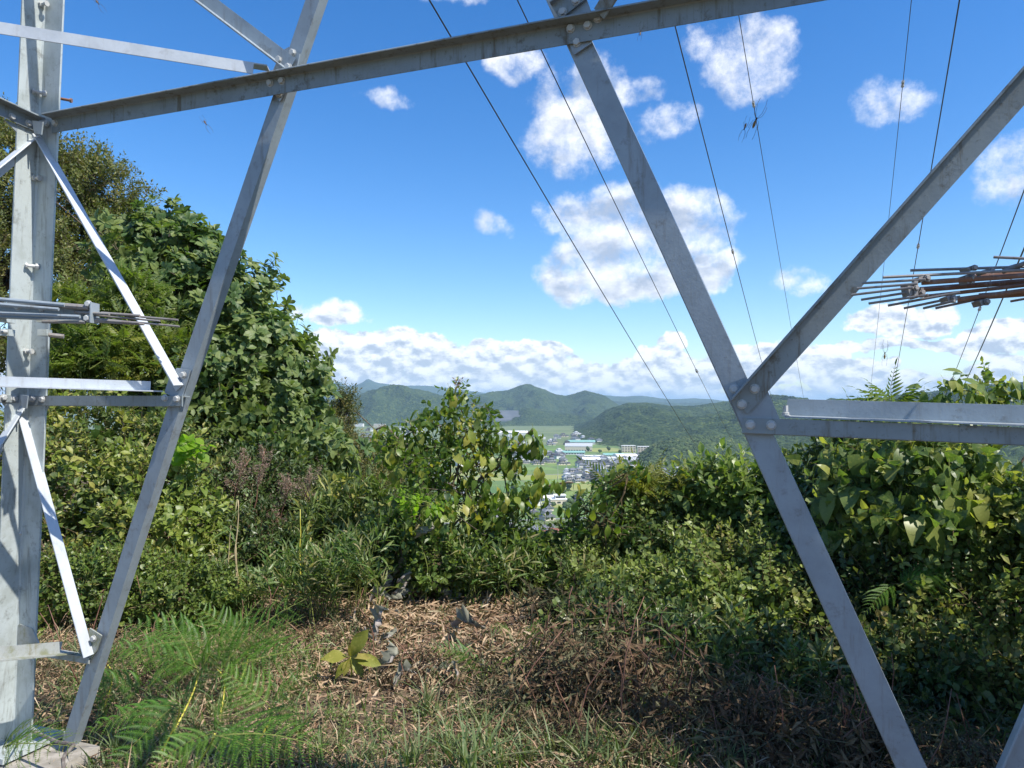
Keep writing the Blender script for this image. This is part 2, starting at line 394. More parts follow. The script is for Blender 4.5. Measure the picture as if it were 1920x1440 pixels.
# right horizontal: hanging web, ledge turned away, and the plan brace standing on it
p0, p1 = onface(1392, 783, .020), onface(1920, 802, .020); d = unit(p1 - p0)
angle('horizontal_strut', p0, p1 + d * .6, (0, 0, -1), -NF, .050, .055, .006, M_steel2, 0)
pb0, pb1 = onface(1470, 781, -.045), onface(1925, 796, -.045) + NF * .03
A = Acc(); d = unit(pb1 - pb0); pb1 = pb1 + d * .6; h = np.array([0, 0, 1.]); t = .006
for P, Q in (((pb0), (pb0 + d * .0)),): pass
V = [pb0, pb1, pb1 + h * .056, pb0 + h * .056 + d * .012]; prism(A, V, -NF * t)
V = [pb0 + NF * .001 + h * .0, pb1 + NF * .001, pb1 + NF * .064, pb0 + NF * .064]; prism(A, V, h * .0045)
A.obj('plan_brace', M_steel, tower, LB)
# node plate of the second diagonal
pn = plate('gusset_plate', [(1356, 724), (1394, 709), (1414, 712), (1437, 727), (1462, 786), (1392, 800), (1376, 762)], .0155, .006)
for x, y, o_ in ((1377, 729, .0155), (1415, 729, .0275), (1391, 758, .0275), (1407, 796, .020), (1446, 797, .020)):
    bolt(onface(x, y, o_), NF, pn)
b_ = onface(1473, 782, .0); bolt(b_ + np.array([0, 0, .004]), (0, 0, 1), pn, .9, tail=.032)
# node plate on the girt at the second diagonal
pn = plate('gusset_plate', [(1062, 72), (1116, 62), (1107, 82), (1076, 103)], .0155, .006)
plate('gusset_plate', [(1032, 2), (1099, -4), (1112, 30), (1050, 42)], .0155, .006)
for x, y, o_ in ((1070, 54, .0235), (1102, 48, .0235), (1082, 80, .0155), (1121, 35, .0235)): bolt(onface(x, y, o_), NF, pn)
# member coming down on that plate from the upper right, and one behind the girt
p0, p1 = onface(1042, 24, .024), onface(1100, -22, .024); d = unit(p1 - p0); aa = side(p0, p1)
o = angle('diagonal_strut', p0, p1 + d * .8, aa, NF, .062, .03, .006, M_steel2, .5)
for x, y in ((1055, 23), (1080, 2)): bolt(onface(x, y, .030), NF, o)
p0, p1 = onface(1123, 26, .055), onface(1158, -10, .055); d = unit(p1 - p0); aa = side(p0, p1)
angle('plan_brace', p0, p1 + d * .9 - NF * 0 + NF * .5, aa, -NF, .052, .03, .006, M_steel2, .5)
# node plate of the first diagonal on the girt
pn = plate('gusset_plate', [(527, 96), (541, 88), (562, 100), (556, 128), (524, 190), (504, 172), (510, 136)], .002, .006)
for x, y, o_ in ((507, 156, .0225), (529, 152, .0225), (523, 176, .003), (549, 99, .003)): bolt(onface(x, y, o_), NF, pn)
# hip brace leaving upper left
p0, p1 = onface(549, 123, .012), onface(386, -2, .012); d = unit(p1 - p0); aa = side(p0, p1); aa = aa if aa[2] > 0 else -aa
o = angle('hip_brace', p0, p1 + d * .9 + NF * .10, aa, NF, .058, .045, .006, M_steel, .5)
for x, y in ((524, 112), (541, 126)): bolt(onface(x, y, .019), NF, o)

# ---- redundants round the leg
def redundant(pa, pb, w, wb, offa, offb, m=M_bright, nrm=None, org=None, flip=1, ext=(0, 0), name='redundant_brace', up=None):
    p0, p1 = onface(*pa, offa, org, nrm), onface(*pb, offb, org, nrm); n = NF if nrm is None else nrm; d = unit(p1 - p0)
    a = side(p0, p1, n); a = a if a[2] < 0 else -a
    return angle(name, p0 - d * ext[0], p1 + d * ext[1], n, a * flip, wb, w, .005, m, 0)
redundant((81, 256), (344, 722), .045, .050, .004, .004)
redundant((47, 752), (176, 1226), .045, .050, .004, .004, m=M_bright)
redundant((62, 254), (-60, 352), .045, .040, .004, .004, nrm=NL)
redundant((40, 754), (-40, 880), .045, .040, .004, .004, nrm=NL)
# left girt
p0, p1 = onface(70, 232, .016, None, NL), onface(-60, 174, .016, None, NL)
o = angle('girt', p0, p1, (0, 0, -1), NL, .062, .050, .007, M_steel2, .35)
for x, y in ((22, 219), (53, 231)): bolt(onface(x, y, .023, None, NL), NL, o)
pn = plate('gusset_plate', [(8, 224), (66, 246), (66, 252), (42, 258)], .014, .006, nrm=NL)
pn = plate('gusset_plate', [(84, 246), (114, 240), (94, 263), (84, 262)], .006, .006)
for x, y in ((88, 232), (104, 231)): bolt(onface(x, y, .0235), NF, pn)
# little bent clip at both leg nodes
for (x0, x1, y0, y1) in ((60, 80, 226, 250), (37, 52, 740, 764)):
    pn = plate('clip_plate', [(x0, y0), (x1, y0 + 2), (x1 - 3, y1 + 2), (x0 + 4, y1)], .075, .006)
# middle strut on the leg node, both faces, with plates
p0, p1 = onface(48, 742, .018), onface(338, 742, .018); d = unit(p1 - p0)
o = angle('horizontal_strut', p0, p1 + d * .01, (0, 0, -1), -NF, .046, .045, .006, M_steel2, 0)
for x, y in ((310, 746), (332, 748), (80, 749), (62, 748)): bolt(onface(x, y, .018), NF, o)
p0, p1 = onface(36, 742, .018, None, NL), onface(-60, 738, .018, None, NL)
o = angle('horizontal_strut', p0, p1, (0, 0, -1), -NL, .034, .045, .006, M_steel2, 0)
for x, y in ((6, 745), (26, 747)): bolt(onface(x, y, .018, None, NL), NL, o)
plate('gusset_plate', [(52, 750), (96, 754), (82, 778), (58, 772)], .008, .006, M_leg)
plate('gusset_plate', [(2, 752), (34, 752), (34, 772), (20, 776)], .008, .006, M_leg, nrm=NL)
pn = plate('gusset_plate', [(331, 690), (356, 694), (350, 716), (338, 752), (308, 736), (318, 706)], .003, .006)
bolt(onface(344, 703, .004), NF, pn)
# plan braces crossing in front of the leg, standing flange catching the sun
def planbrace(a, Ya, b, Yb, h, seat=.05, m=M_bright, e0=0.0):
    p0, p1 = at(*a, Ya), at(*b, Yb); d = unit(p1 - p0); p1 = p1 + d * .9; A = Acc(); z = np.array([0, 0, 1.])
    z = unit(z - d * np.dot(z, d)); n = unit(np.cross(d, z)); n = n if n[1] > 0 else -n
    prism(A, [p0 + d * .05, p1, p1 + z * h, p0 + d * .05 + z * h], n * .005)
    if seat > 0: prism(A, [p0, p1, p1 - n * seat, p0 - n * seat], z * .005)
    else: prism(A, [p0 + z * h, p1 + z * h, p1 - n * seat + z * h, p0 - n * seat + z * h], z * .005)
    return A.obj('plan_brace', m, tower, LB)
P = onface(498, 142)
o = planbrace((498, 142), P[1] - .03, (0, 63), 2.72, .040, -.05); 
P = onface(312, 738)
o = planbrace((306, 735), P[1] + .02, (0, 726), 2.93, .044, .045)
o = planbrace((130, 1224), onface(135, 1224)[1] + .02, (0, 1237), 3.05, .052, .05, M_steelm)
# lower node
pn = plate('gusset_plate', [(168, 1178), (190, 1192), (180, 1222), (168, 1240), (146, 1222)], .003, .006, M_steelm)
bolt(onface(176, 1197, .004), NF, pn)
p0, p1 = onface(38, 1213, .012), onface(166, 1233, .012)
angle('horizontal_strut', p0, p1, (0, 0, -1), -NF, .030, .04, .006, M_steelm, 0)
plate('gusset_plate', [(30, 1176), (36, 1170), (60, 1178), (72, 1206), (34, 1210)], .018, .006, M_steelm)
P0 = LB + LD * 4.3 + NL * .02; angle('girt', P0, P0 + D2 * 3, (0, 0, -1), NL, .06, .05, .006, M_steel)
# step bolts of the leg
def stepbolt(px, py, n, L, m=M_bolt, nrm=None, rust=False):
    p = onface(px, py, .014, None, nrm); n = unit(n); A = Acc(); tube(A, [p - n * .002, p + n * L], .0075, 8); tube(A, [p + n * (L - .001), p + n * (L + .006)], .0125, 8)
    x = unit(np.cross(n, [0, 0, 1])); y = np.cross(n, x); ring = [p + .0135 * (cos(t) * x + sin(t) * y) for t in np.arange(6) * pi / 3]; prism(A, ring, n * .013)
    A.obj('step_bolt', m, tower, LB)
for x, y, k in ((86, 176, 0), (63, 334, 1), (73, 500, 0), (48, 658, 1), (76, 8, 1), (40, 1000, 0)):
    if k == 0: stepbolt(x, y, NF * .8 + NL * -.55, .045)
    else: stepbolt(x, y, NL, .035, nrm=NL)
p = onface(108, 184, -.02); A = Acc(); tube(A, [p, p + unit([1, .2, -.12]) * .055], .0065, 8); tube(A, [p + unit([1, .2, -.12]) * .052, p + unit([1, .2, -.12]) * .060], .0105, 8); A.obj('step_bolt', M_rust, tower, LB)

# ---- climbing guard round the left leg: channel, tubes, end plate and thin rods
gz = lambda x, y, Y: at(x, y, Y)
guard = Acc()
c0, c1 = gz(-70, 580, 3.05), gz(176, 590, 3.03); d = unit(c1 - c0); z = np.array([0, 0, 1.]); n = unit(np.cross(d, z)); n = n if n[1] < 0 else -n
mid = (c0 + c1) / 2; L2 = np.linalg.norm(c1 - c0) / 2
box(guard, mid, d * L2, n * .003, z * .030); box(guard, mid + z * .030 + n * .02, d * L2, n * .02, z * .0025); box(guard, mid - z * .030 + n * .02, d * L2, n * .02, z * .0025)
guard.obj('guard_channel', M_steel, tower, LB)
def rod(name, a, Ya, b, Yb, r, m, seg=8):
    A = Acc(); tube(A, [at(*a, Ya), at(*b, Yb)], r, seg); return A.obj(name, m, tower, LB)
rod('guard_tube', (-60, 556), 2.98, (122, 572), 2.98, .0085, M_steel); rod('guard_tube', (118, 573), 2.99, (168, 577), 2.99, .0115, M_rod)
rod('guard_tube', (-60, 585), 2.97, (150, 594), 2.97, .0075, M_steel); rod('guard_tube', (-60, 566), 2.94, (110, 580), 2.95, .007, M_steel)
for a, b, r in (((172, 586), (334, 600), .0042), ((176, 597), (336, 612), .0042), ((176, 591), (300, 602), .0042), ((176, 603), (270, 608), .0045), ((190, 587), (262, 592), .006), ((178, 600), (262, 606), .0062), ((80, 603), (160, 604), .007), ((140, 585), (205, 589), .006)):
    rod('guard_rod', a, 3.0, b, 2.98, r, M_rod)
A = Acc(); c = gz(172, 587, 3.0); box(A, c, d * .012, n * .004, z * .042); box(A, c + d * .012, d * .002, n * .03, z * .042); A.obj('guard_end_plate', M_steel, tower, LB)
for x, y in ((34, 576), (80, 580)): bolt(gz(x, y, 3.04), n, tower)
for x, y in ((166, 570), (164, 597)): bolt(gz(x, y, 2.985), n, tower)
for x, w in ((14, 13), (84, 10)):
    A = Acc(); box(A, gz(x, 624, 3.2), (.020, 0, 0), (0, .02, 0), (0, 0, .014)); A.obj('guard_clamp', M_leg, tower, LB)
    A = Acc(); box(A, gz(x, 598, 3.1), (.016, 0, 0), (0, .03, 0), (0, 0, .016)); A.obj('guard_clamp', M_leg, tower, LB)
rod('guard_tube', (92, 628), 3.2, (120, 631), 3.22, .010, M_rod); rod('guard_tube', (0, 622), 3.15, (12, 622), 3.18, .009, M_bolt)

# ---- bundle of guard rods reaching in from the right leg
for k, (a, b, r, m) in enumerate((((1863, 482), (1990, 488), .0048, M_rod), ((1707, 507), (1990, 498), .0048, M_rod), ((1656, 520), (1990, 503), .0048, M_rod), ((1617, 531), (1735, 524), .0042, M_rod),
    ((1607, 541), (1720, 532), .0042, M_rod), ((1597, 553), (1712, 539), .0042, M_rod), ((1615, 562), (1712, 547), .0042, M_rod), ((1629, 569), (1740, 553), .0042, M_rod), ((1665, 573), (1800, 548), .0042, M_rod),
    ((1695, 578), (1800, 556), .0042, M_rod), ((1732, 578), (1790, 564), .0042, M_rod), ((1754, 578), (1990, 528), .0042, M_rod), ((1895, 565), (1990, 548), .0042, M_rod),
    ((1728, 530), (1990, 512), .0085, M_rust), ((1715, 544), (1990, 522), .0095, M_rust), ((1733, 556), (1990, 527), .0062, M_rust), ((1795, 562), (1990, 536), .0085, M_rust), ((1822, 520), (1990, 508), .0095, M_rust), ((1835, 556), (1990, 545), .011, M_rust))):
    Yk = 1.92 + .035 * sin(k * 2.3)
    rod('guard_rod', a, Yk + .1, b, Yk, r * .82, m)
for x, y, sx_, sy_ in ((1706, 543, .018, .020), (1718, 551, .014, .013), (1727, 524, .018, .009), (1777, 562, .014, .011), (1838, 568, .015, .009), (1812, 524, .015, .014), (1815, 505, .015, .007), (1895, 503, .013, .008), (1846, 510, .016, .006)):
    A = Acc(); c = at(x, y, 1.97); sx_, sy_ = sx_ * .8, sy_ * .8; box(A, c, (sx_, .002, .004), (0, .018, 0), (-.003, 0, sy_)); box(A, c + [sx_ * .3, -.02, 0], (sx_ * .35, 0, 0), (0, .004, 0), (0, 0, sy_ * 1.25)); o = A.obj('guard_clamp', M_rod, tower, LB)
    bolt(c + np.array([sx_ * .3, -.022, 0]), (0.1, -1, .1), o, .55, M_rod)
rod('guard_rod', (1880, 510), 1.95, (1925, 492), 1.9, .006, M_rod)
# brace cutting the lower right corner
p0, p1 = onface(1884, 1462, .02), onface(1945, 1325, .02); d = unit(p1 - p0); aa = side(p0, p1); aa = aa if aa[0] > 0 else -aa
angle('redundant_brace', p0 - d * .3, p1 + d * .5, aa, NF, .062, .035, .006, M_steel, .5)

# ---- footings
def footing(c, label):
    A = Acc(); c = np.array([c[0], c[1], -.004]); 
    P = [c + D1 * a + D2 * b for a, b in ((-.14, -.14), (.42, -.14), (.42, .46), (-.14, .46))]
    q_ = [p + np.array([0, 0, -.30]) for p in P]
    lo = [p + np.array([0, 0, -.30]) for p in P]; hi = [p - unit(p - c - D1 * .14 - D2 * .16) * .025 for p in P]
    V = lo + hi; F = [(4, 6, 5), (4, 7, 6)] + sum([[(i, 4 + (i + 1) % 4, (i + 1) % 4), (i, 4 + i, 4 + (i + 1) % 4)] for i in range(4)], [])
    A.add(V, F)
    return tag(A.obj('concrete_footing', M_conc, None, c), label, 'footing', 'footings under the pylon legs')
footing(LB, 'weathered square concrete footing under the left pylon leg, scattered with white flecks')
footing(RL, 'square concrete footing under the right pylon leg, outside the picture')
A = Acc(); pts = [at(60, 1370, 3.3), at(110, 1392, 3.2), at(140, 1396, 3.15), at(118, 1420, 3.05), at(122, 1470, 2.95)]
ts = np.linspace(0, 4, 22); pp = np.array([[np.interp(t, range(5), [p[k] for p in pts]) for k in range(3)] for t in ts]); pp[:, 2] = np.maximum(pp[:, 2], .015)
tube(A, pp, .008, 7); tag(A.obj('earth_cable', simple('cable', (.10, .08, .07), (.2, .18, .16), 40, .7, .2), None, pts[0]), 'thin grey earth cable curling over the concrete footing by the left leg', 'cable')

# ================================================================== power lines
def line(a, Ya, b, Yb, r, fit, label, sag=.004):
    p0, p1 = at(*a, Ya), at(*b, Yb); rt = root('power_line', p0, label, 'power line', 'power lines running down to the valley')
    d = p1 - p0; n = 24; ts = np.linspace(-.25, 1.0, n) ; L = np.linalg.norm(d)
    pts = np.array([p0 + d * t + np.array([0, 0, -1]) * sag * L * 4 * t * (1 - t) for t in ts]); A = Acc(); tube(A, pts, r, 6); A.obj('conductor', M_wire, rt, p0, True)
    for (fx, fy) in fit:
        t_im = ((fx - a[0]) * (b[0] - a[0]) + (fy - a[1]) * (b[1] - a[1])) / ((b[0] - a[0]) ** 2 + (b[1] - a[1]) ** 2)
        t = t_im * Ya / (Yb + t_im * (Ya - Yb)); c = p0 + d * t + np.array([0, 0, -1]) * sag * L * 4 * t * (1 - t); u = unit(d); q_ = np.linalg.norm(c) / 1370
        A = Acc(); tube(A, [c - u * q_ * 9, c - u * q_ * 3], q_ * 2.2, 8); tube(A, [c + u * q_ * 1, c + u * q_ * 5], q_ * 2.4, 8); tube(A, [c - u * q_ * 3, c + u * q_ * 1], q_ * 1.2, 6)
        A.obj('line_marker', M_bolt, rt, p0)
line((805, 0), 9, (1330, 873), 45, 0.0115, [(1331, 872)], 'thickest power line, crossing the sky from top centre-left down to the hedge')
line((970, 0), 12, (1395, 868), 60, .0115, [(1301, 693)], 'power line passing through the large middle cloud, second from the left')
line((1260, 26), 14, (1452, 765), 60, .0135, [(1371, 468)], 'power line ending beside the bolted node plate, third from the left')
line((1382, 10), 16, (1512, 775), 70, .0095, [(1411, 195)], 'thin power line behind the big spider, left of the slanting strut')
line((1710, -10), 18, (1628, 765), 70, .0095, [(1692, 157)], 'faint thin power line leaning left, crossing the slanting strut halfway')
line((1800, -5), 13, (1668, 765), 60, .0135, [(1719, 456)], 'power line crossing the tips of the rusty rods, right of the thin faint one')
line((1922, 352), 14, (1758, 775), 50, .0125, [(1838, 574), (1790, 708)], 'power line hanging with two fittings below the rusty rod bundle')
line((1922, 462), 11, (1780, 775), 45, .0135, [], 'rightmost power line, coming out under the rusty rod bundle without fittings')

# ================================================================== spiders and a web
M_sp = simple('spider_body', (.30, .16, .03), (.05, .03, .02), 300, .6, 0); M_spl = simple('spider_leg', (.015, .012, .01), (.10, .06, .02), 200, .6, 0)
def spider(px, py, Y, s, ang, label):
    s = s * .62; c = at(px, py, Y); rt = root('spider', c, label, 'spider', 'spiders hanging in the air'); ca, sa = cos(ang), sin(ang)
    u = np.array([ca, 0, sa]); v = np.array([-sa, .15, ca])
    A = Acc(); tube(A, [c - u * s * t + 0 for t in (0, .1, .25, .4, .5)], np.array([.02, .07, .10, .07, .01]) * s * .9, 7); A.obj('abdomen', M_sp, rt, c, True)
    A = Acc(); tube(A, [c + u * s * t for t in (0, .06, .14, .2)], np.array([.03, .055, .05, .015]) * s, 7); A.obj('head', M_spl, rt, c, True)
    for k in range(8):
        sg = -1 if k % 2 else 1; f = (1.25, .65, -.5, -1.3)[k // 2] + rng.normal(0, .08); d1 = unit(u * f + v * sg * .55); d2 = unit(u * f * 1.2 + v * sg * .15)
        L = s * (.95, .7, .5, .9)[k // 2]; A = Acc(); p = c + u * s * .07
        tube(A, [p, p + d1 * L * .45 + [0, -.1 * s, 0], p + d1 * L * .45 + d2 * L * .6, p + d1 * L * .45 + d2 * L * .95 - v * sg * L * .08], s * .009, 4); A.obj('leg', M_spl, rt, c)
spider(1417, 226, 2.2, .085, 1.2, 'largest orange and dark spider hanging in front of the thin power line, upper right')
spider(1396, 240, 2.25, .055, -1.9, 'small spider just left of and below the largest one')
spider(386, 232, 2.6, .05, -1.0, 'lone spider against the blue between leg and first diagonal')
spider(1659, 664, 2.4, .055, 1.5, 'small dark spider under the white streak of cloud at right')
spider(184, 6, 2.5, .05, -.9, 'spider at the top edge of the picture right of the leg')
spider(1201, 60, 2.2, .04, 1.4, 'pale small spider hanging just below the long girt')
#print('NF.s', float(np.dot(NF, np.array(sdir))), 'NL.s', float(np.dot(NL, np.array(sdir))))
# ================================================================== terrain
VZ = CZ - 90.0
def hz(x, y):
    x = np.asarray(x, float); y = np.asarray(y, float)
    edge = 6.6 + np.clip(-x - 2.5, 0, 12) * 1.1 - np.clip(x - 1, 0, 6) * .25
    s = np.clip(y - edge, 0, None)
    z = -.40 * s * s / (s + 3.0) - .12 * np.clip(s - 40, 0, None)
    z = z + (fbm(x * .9 + 40, y * .9, 3) - .5) * .22 * np.clip((np.hypot(x + 2.4, y - 3.5) - .7) / 1.2, 0, 1) + (fbm(x * .12, y * .12, 5) - .5) * np.clip((y - 8) / 20, 0, 1) * 4
    z = z + np.clip(y - 5.0, 0, 1.5) * .10 - .13 * np.exp(-(np.hypot(x + 2.3, y - 3.3) / .75) ** 2)
    return np.maximum(z, VZ - 2)
def grid(name, X, Y, Z, m, smooth=True):
    r, c = X.shape; V = np.stack([X, Y, Z], -1).reshape(-1, 3); i = np.arange(r - 1)[:, None] * c + np.arange(c - 1)[None]; i = i.ravel()
    F = np.concatenate([np.stack([i, i + 1, i + c + 1], 1), np.stack([i, i + c + 1, i + c], 1)])
    A = Acc(); A.add(V, F); return A.obj(name, m, smooth=smooth)
m, N_ = mat('hilltop_soil'); tc_ = N_.n('ShaderNodeTexCoord')
a1 = N_.n('ShaderNodeTexNoise', _2=5.0, _3=8.0, _4=.7); N_.l(tc_.outputs['Object'], a1.inputs[0]); a2 = N_.n('ShaderNodeTexNoise', _2=40.0, _3=6.0); N_.l(tc_.outputs['Object'], a2.inputs[0])
c = N_.mix(N_.smooth(a1.outputs[0], .35, .65), (.055, .035, .022), (.12, .085, .05)); c = N_.mix(N_.smooth(a2.outputs[0], .5, .7), c, (.20, .15, .09))
p = N_.n('ShaderNodeBsdfPrincipled'); N_.l(c, p.inputs['Base Color']); p.inputs['Roughness'].default_value = .95
b = N_.n('ShaderNodeBump', _0=.7, _1=.03); N_.l(a2.outputs[0], b.inputs['Height']); N_.l(b.outputs[0], p.inputs['Normal']); out(N_, p.outputs[0]); M_soil = m
gx = np.sort(np.concatenate([np.linspace(-6, 6, 120), -6 - np.geomspace(.2, 240, 40), 6 + np.geomspace(.2, 240, 40)])); gy = np.concatenate([np.linspace(-12, 2, 16)[:-1], np.linspace(2, 9, 90)[:-1], np.geomspace(9, 330, 60)])
X, Y = np.meshgrid(gx, gy); tag(grid('hilltop_ground', X, Y, hz(X, Y), M_soil), 'brown hilltop ground falling away to the valley', kind='structure')

def fieldmat(name, a, b_, sc, rows=0.0):
    m, N_ = mat(name); tc_ = N_.n('ShaderNodeTexCoord'); n_ = N_.n('ShaderNodeTexNoise', _2=sc, _3=5.0); N_.l(tc_.outputs['Object'], n_.inputs[0])
    oi = N_.n('ShaderNodeObjectInfo'); c = N_.mix(N_.smooth(n_.outputs[0], .35, .65), a, b_)
    c = N_.mix(N_.math('MULTIPLY', oi.outputs['Random'], .45), c, (.20, .23, .06))
    p = N_.n('ShaderNodeBsdfPrincipled'); N_.l(c, p.inputs['Base Color']); p.inputs['Roughness'].default_value = .9; out(N_, p.outputs[0]); return m
M_floor = fieldmat('valley_ground', (.07, .11, .04), (.13, .16, .06), .008)
M_pad = [fieldmat('rice_green', (.10, .19, .035), (.14, .23, .045), .03), fieldmat('rice_ripening', (.22, .26, .06), (.28, .28, .08), .03), fieldmat('rice_dark', (.07, .14, .03), (.09, .17, .035), .03)]
M_road = simple('asphalt', (.16, .16, .16), (.22, .22, .21), .5, .9, 0)
A = Acc(); e = 29500; A.add([(-e, -e, VZ), (e, -e, VZ), (e, e, VZ), (-e, e, VZ)], [(0, 1, 2), (0, 2, 3)]); o = A.obj('valley_floor', M_floor); tag(o, 'flat green valley floor spreading to the hills', kind='structure')
# rice paddies on a turned grid
ang = radians(14); ux = np.array([cos(ang), sin(ang)]); uy = np.array([-sin(ang), cos(ang)])
for i in range(-9, 10):
    for j in range(6, 27):
        w, l = 88, 58; c = ux * i * w + uy * j * l
        if c[1] < 330 or abs(c[0]) > c[1] * .75 + 60: continue
        if rng.random() < .12: continue
        A = Acc(); hw, hl = w / 2 - 2.2, l / 2 - 1.4; k = rng.integers(0, 3) if c[1] > 560 else rng.choice([0, 1, 0, 2])
        P = [c + ux * a_ * hw + uy * b_ * hl for a_, b_ in ((-1, -1), (1, -1), (1, 1), (-1, 1))]
        A.add([(p_[0], p_[1], VZ + .06) for p_ in P], [(0, 1, 2), (0, 2, 3)])
        tag(A.obj('rice_paddy', M_pad[k]), 'level rice paddy in the valley', kind='structure')
for (i0, j0, i1, j1) in ((-9, 9.5, 9, 9.5), (-9, 15.5, 9, 15.5), (1.5, 4, 1.5, 40), (-3.5, 5, -3.5, 40), (-9, 21.5, 9, 21.5)):
    a_ = ux * i0 * 88 + uy * j0 * 58; b_ = ux * i1 * 88 + uy * j1 * 58; d_ = unit(b_ - a_); s_ = np.array([-d_[1], d_[0]]) * 2.6; A = Acc()
    A.add([(*(a_ - s_), VZ + .14 + .03 * i0 / 9), (*(b_ - s_), VZ + .14), (*(b_ + s_), VZ + .14), (*(a_ + s_), VZ + .14)], [(0, 1, 2), (0, 2, 3)]); tag(A.obj('valley_road', M_road), 'narrow grey road between paddies', kind='structure')

# ---- hills
def forestmat(name, a, b_, c_, cell, bump=1.0):
    m, N_ = mat(name); tc_ = N_.n('ShaderNodeTexCoord'); v = N_.n('ShaderNodeTexVoronoi', _2=1.0 / cell); v.inputs['Randomness'].default_value = 1.0
    N_.l(tc_.outputs['Object'], v.inputs[0]); n_ = N_.n('ShaderNodeTexNoise', _2=1.0 / (cell * 22), _3=5.0); N_.l(tc_.outputs['Object'], n_.inputs[0])
    n2 = N_.n('ShaderNodeTexNoise', _2=1.0 / (cell * .5), _3=5.0); N_.l(tc_.outputs['Object'], n2.inputs[0])
    c = N_.mix(N_.smooth(n_.outputs[0], .38, .62), a, b_)
    sc = N_.n('ShaderNodeSeparateColor'); N_.l(v.outputs['Color'], sc.inputs[0])
    c = N_.mix(N_.smooth(sc.outputs[0], .45, 1.0), c, c_); c = N_.mix(N_.math('MULTIPLY', N_.smooth(n2.outputs[0], .4, .7), .5), c, tuple(q * .5 for q in a))
    p = N_.n('ShaderNodeBsdfPrincipled'); N_.l(c, p.inputs['Base Color']); p.inputs['Roughness'].default_value = .95; p.inputs['Specular IOR Level'].default_value = .1
    hgt = N_.math('MULTIPLY_ADD', v.outputs['Distance'], -1.0, N_.math('MULTIPLY', n2.outputs[0], .8))
    b = N_.n('ShaderNodeBump', _0=bump, _1=cell * .55); N_.l(hgt, b.inputs['Height']); N_.l(b.outputs[0], p.inputs['Normal']); out(N_, p.outputs[0]); return m
M_for = forestmat('forest_canopy', (.022, .042, .016), (.040, .066, .022), (.075, .105, .032), 9)
M_fard = forestmat('distant_forest', (.030, .050, .022), (.040, .065, .028), (.06, .09, .035), 60, .6)
def hill(name, ridge, Yr, Yf, m, label, back=1.3, spur=.5, nf=(.004, .0035), cols=260, rows=110, seed=0, pw=1.0, bumps=0.0, z0=None):
    rx = np.array([r[0] for r in ridge], float); ry = np.array([r[1] for r in ridge], float); px = np.linspace(rx[0], rx[-1], cols)
    t = (px - rx[0]) / (rx[-1] - rx[0]); py = np.interp(px, rx, ry)
    k = max(3, cols // 60); py = np.convolve(np.pad(py, k, mode='edge'), np.ones(2 * k + 1) / (2 * k + 1), 'valid')
    zr = CZ + (HZ - py) / FPX * Yr; u = (px - 960) / FPX; zb = VZ - 1 if z0 is None else z0
    v = np.concatenate([np.linspace(0, 1, rows)[:-1], np.linspace(1, 2, rows // 3)]); V_, U_ = np.meshgrid(v, u, indexing='ij'); ZR = np.broadcast_to(zr, V_.shape)
    if not np.isscalar(Yf): Yf = np.interp(px, [q[0] for q in Yf], [q[1] for q in Yf])[None]
    YY = np.where(V_ < 1, Yf + (Yr - Yf) * V_, Yr + (Yr * back - Yr) * (V_ - 1)); XX = U_ * YY
    f = np.where(V_ < 1, np.sin(V_ * pi / 2) ** pw, np.cos((V_ - 1) * pi / 2) ** 1.2)
    rg = 1 - np.abs(2 * fbm(XX * nf[0] + seed * 7.3, YY * nf[1] * .55 + seed, seed + 1, 5) - 1) * 2.2
    g_ = np.where(V_ < 1, np.clip(np.sin(V_ * pi), 0, 1) ** .8, 0)
    Z = zb + (ZR - zb) * f + (ZR - zb) * spur * g_ * (rg - .55)
    e_ = np.minimum(t, 1 - t); ed = np.clip(e_ / .06, 0, 1)[None]; Z = zb - 3 + (Z - zb + 3) * (ed ** .7 if z0 is None else 1)
    if bumps: Z = Z + bumps * (fbm(XX / 13., YY / 13., 9, 2) - .4)
    return tag(grid(name, XX, YY, Z, m), label, kind='structure'), (XX, YY, Z)
hill('far_mountains', [(420, 742), (520, 735), (600, 728), (640, 722), (665, 724), (692, 717), (715, 727), (745, 726), (790, 722), (840, 727), (900, 736), (1000, 745), (1080, 741), (1130, 745), (1170, 748), (1205, 745), (1235, 750), (1270, 752), (1310, 749), (1360, 753), (1500, 757)], 9400, 6800, M_fard, 'row of far blue mountains on the horizon', 1.25, .6, (.0009, .0009), 300, 70, 3)
hill('far_mountains', [(500, 748), (620, 738), (700, 735), (780, 742), (880, 738), (960, 748), (1150, 752), (1250, 756), (1400, 757)], 7000, 5600, M_fard, 'nearer row of far blue foothills', 1.25, .5, (.0012, .0012), 240, 60, 8)
_, H2 = hill('wooded_hill', [(770, 800), (800, 772), (850, 758), (900, 748), (945, 734), (985, 722), (1015, 731), (1045, 742), (1075, 744), (1100, 736), (1135, 748), (1165, 766), (1230, 776), (1330, 785), (1420, 800)], 4400, 3050, M_for, 'pointed wooded hill in the middle of the view', seed=2, spur=.75, nf=(.0024, .0024), cols=380, rows=170, bumps=7)
hill('wooded_hill', [(560, 790), (620, 765), (660, 745), (700, 730), (745, 726), (790, 731), (830, 742), (870, 758), (920, 785), (960, 800)], 3700, 3000, M_for, 'rounded wooded hill on the left behind the town', seed=4, spur=.5, nf=(.003, .003), cols=320, rows=150, bumps=7)
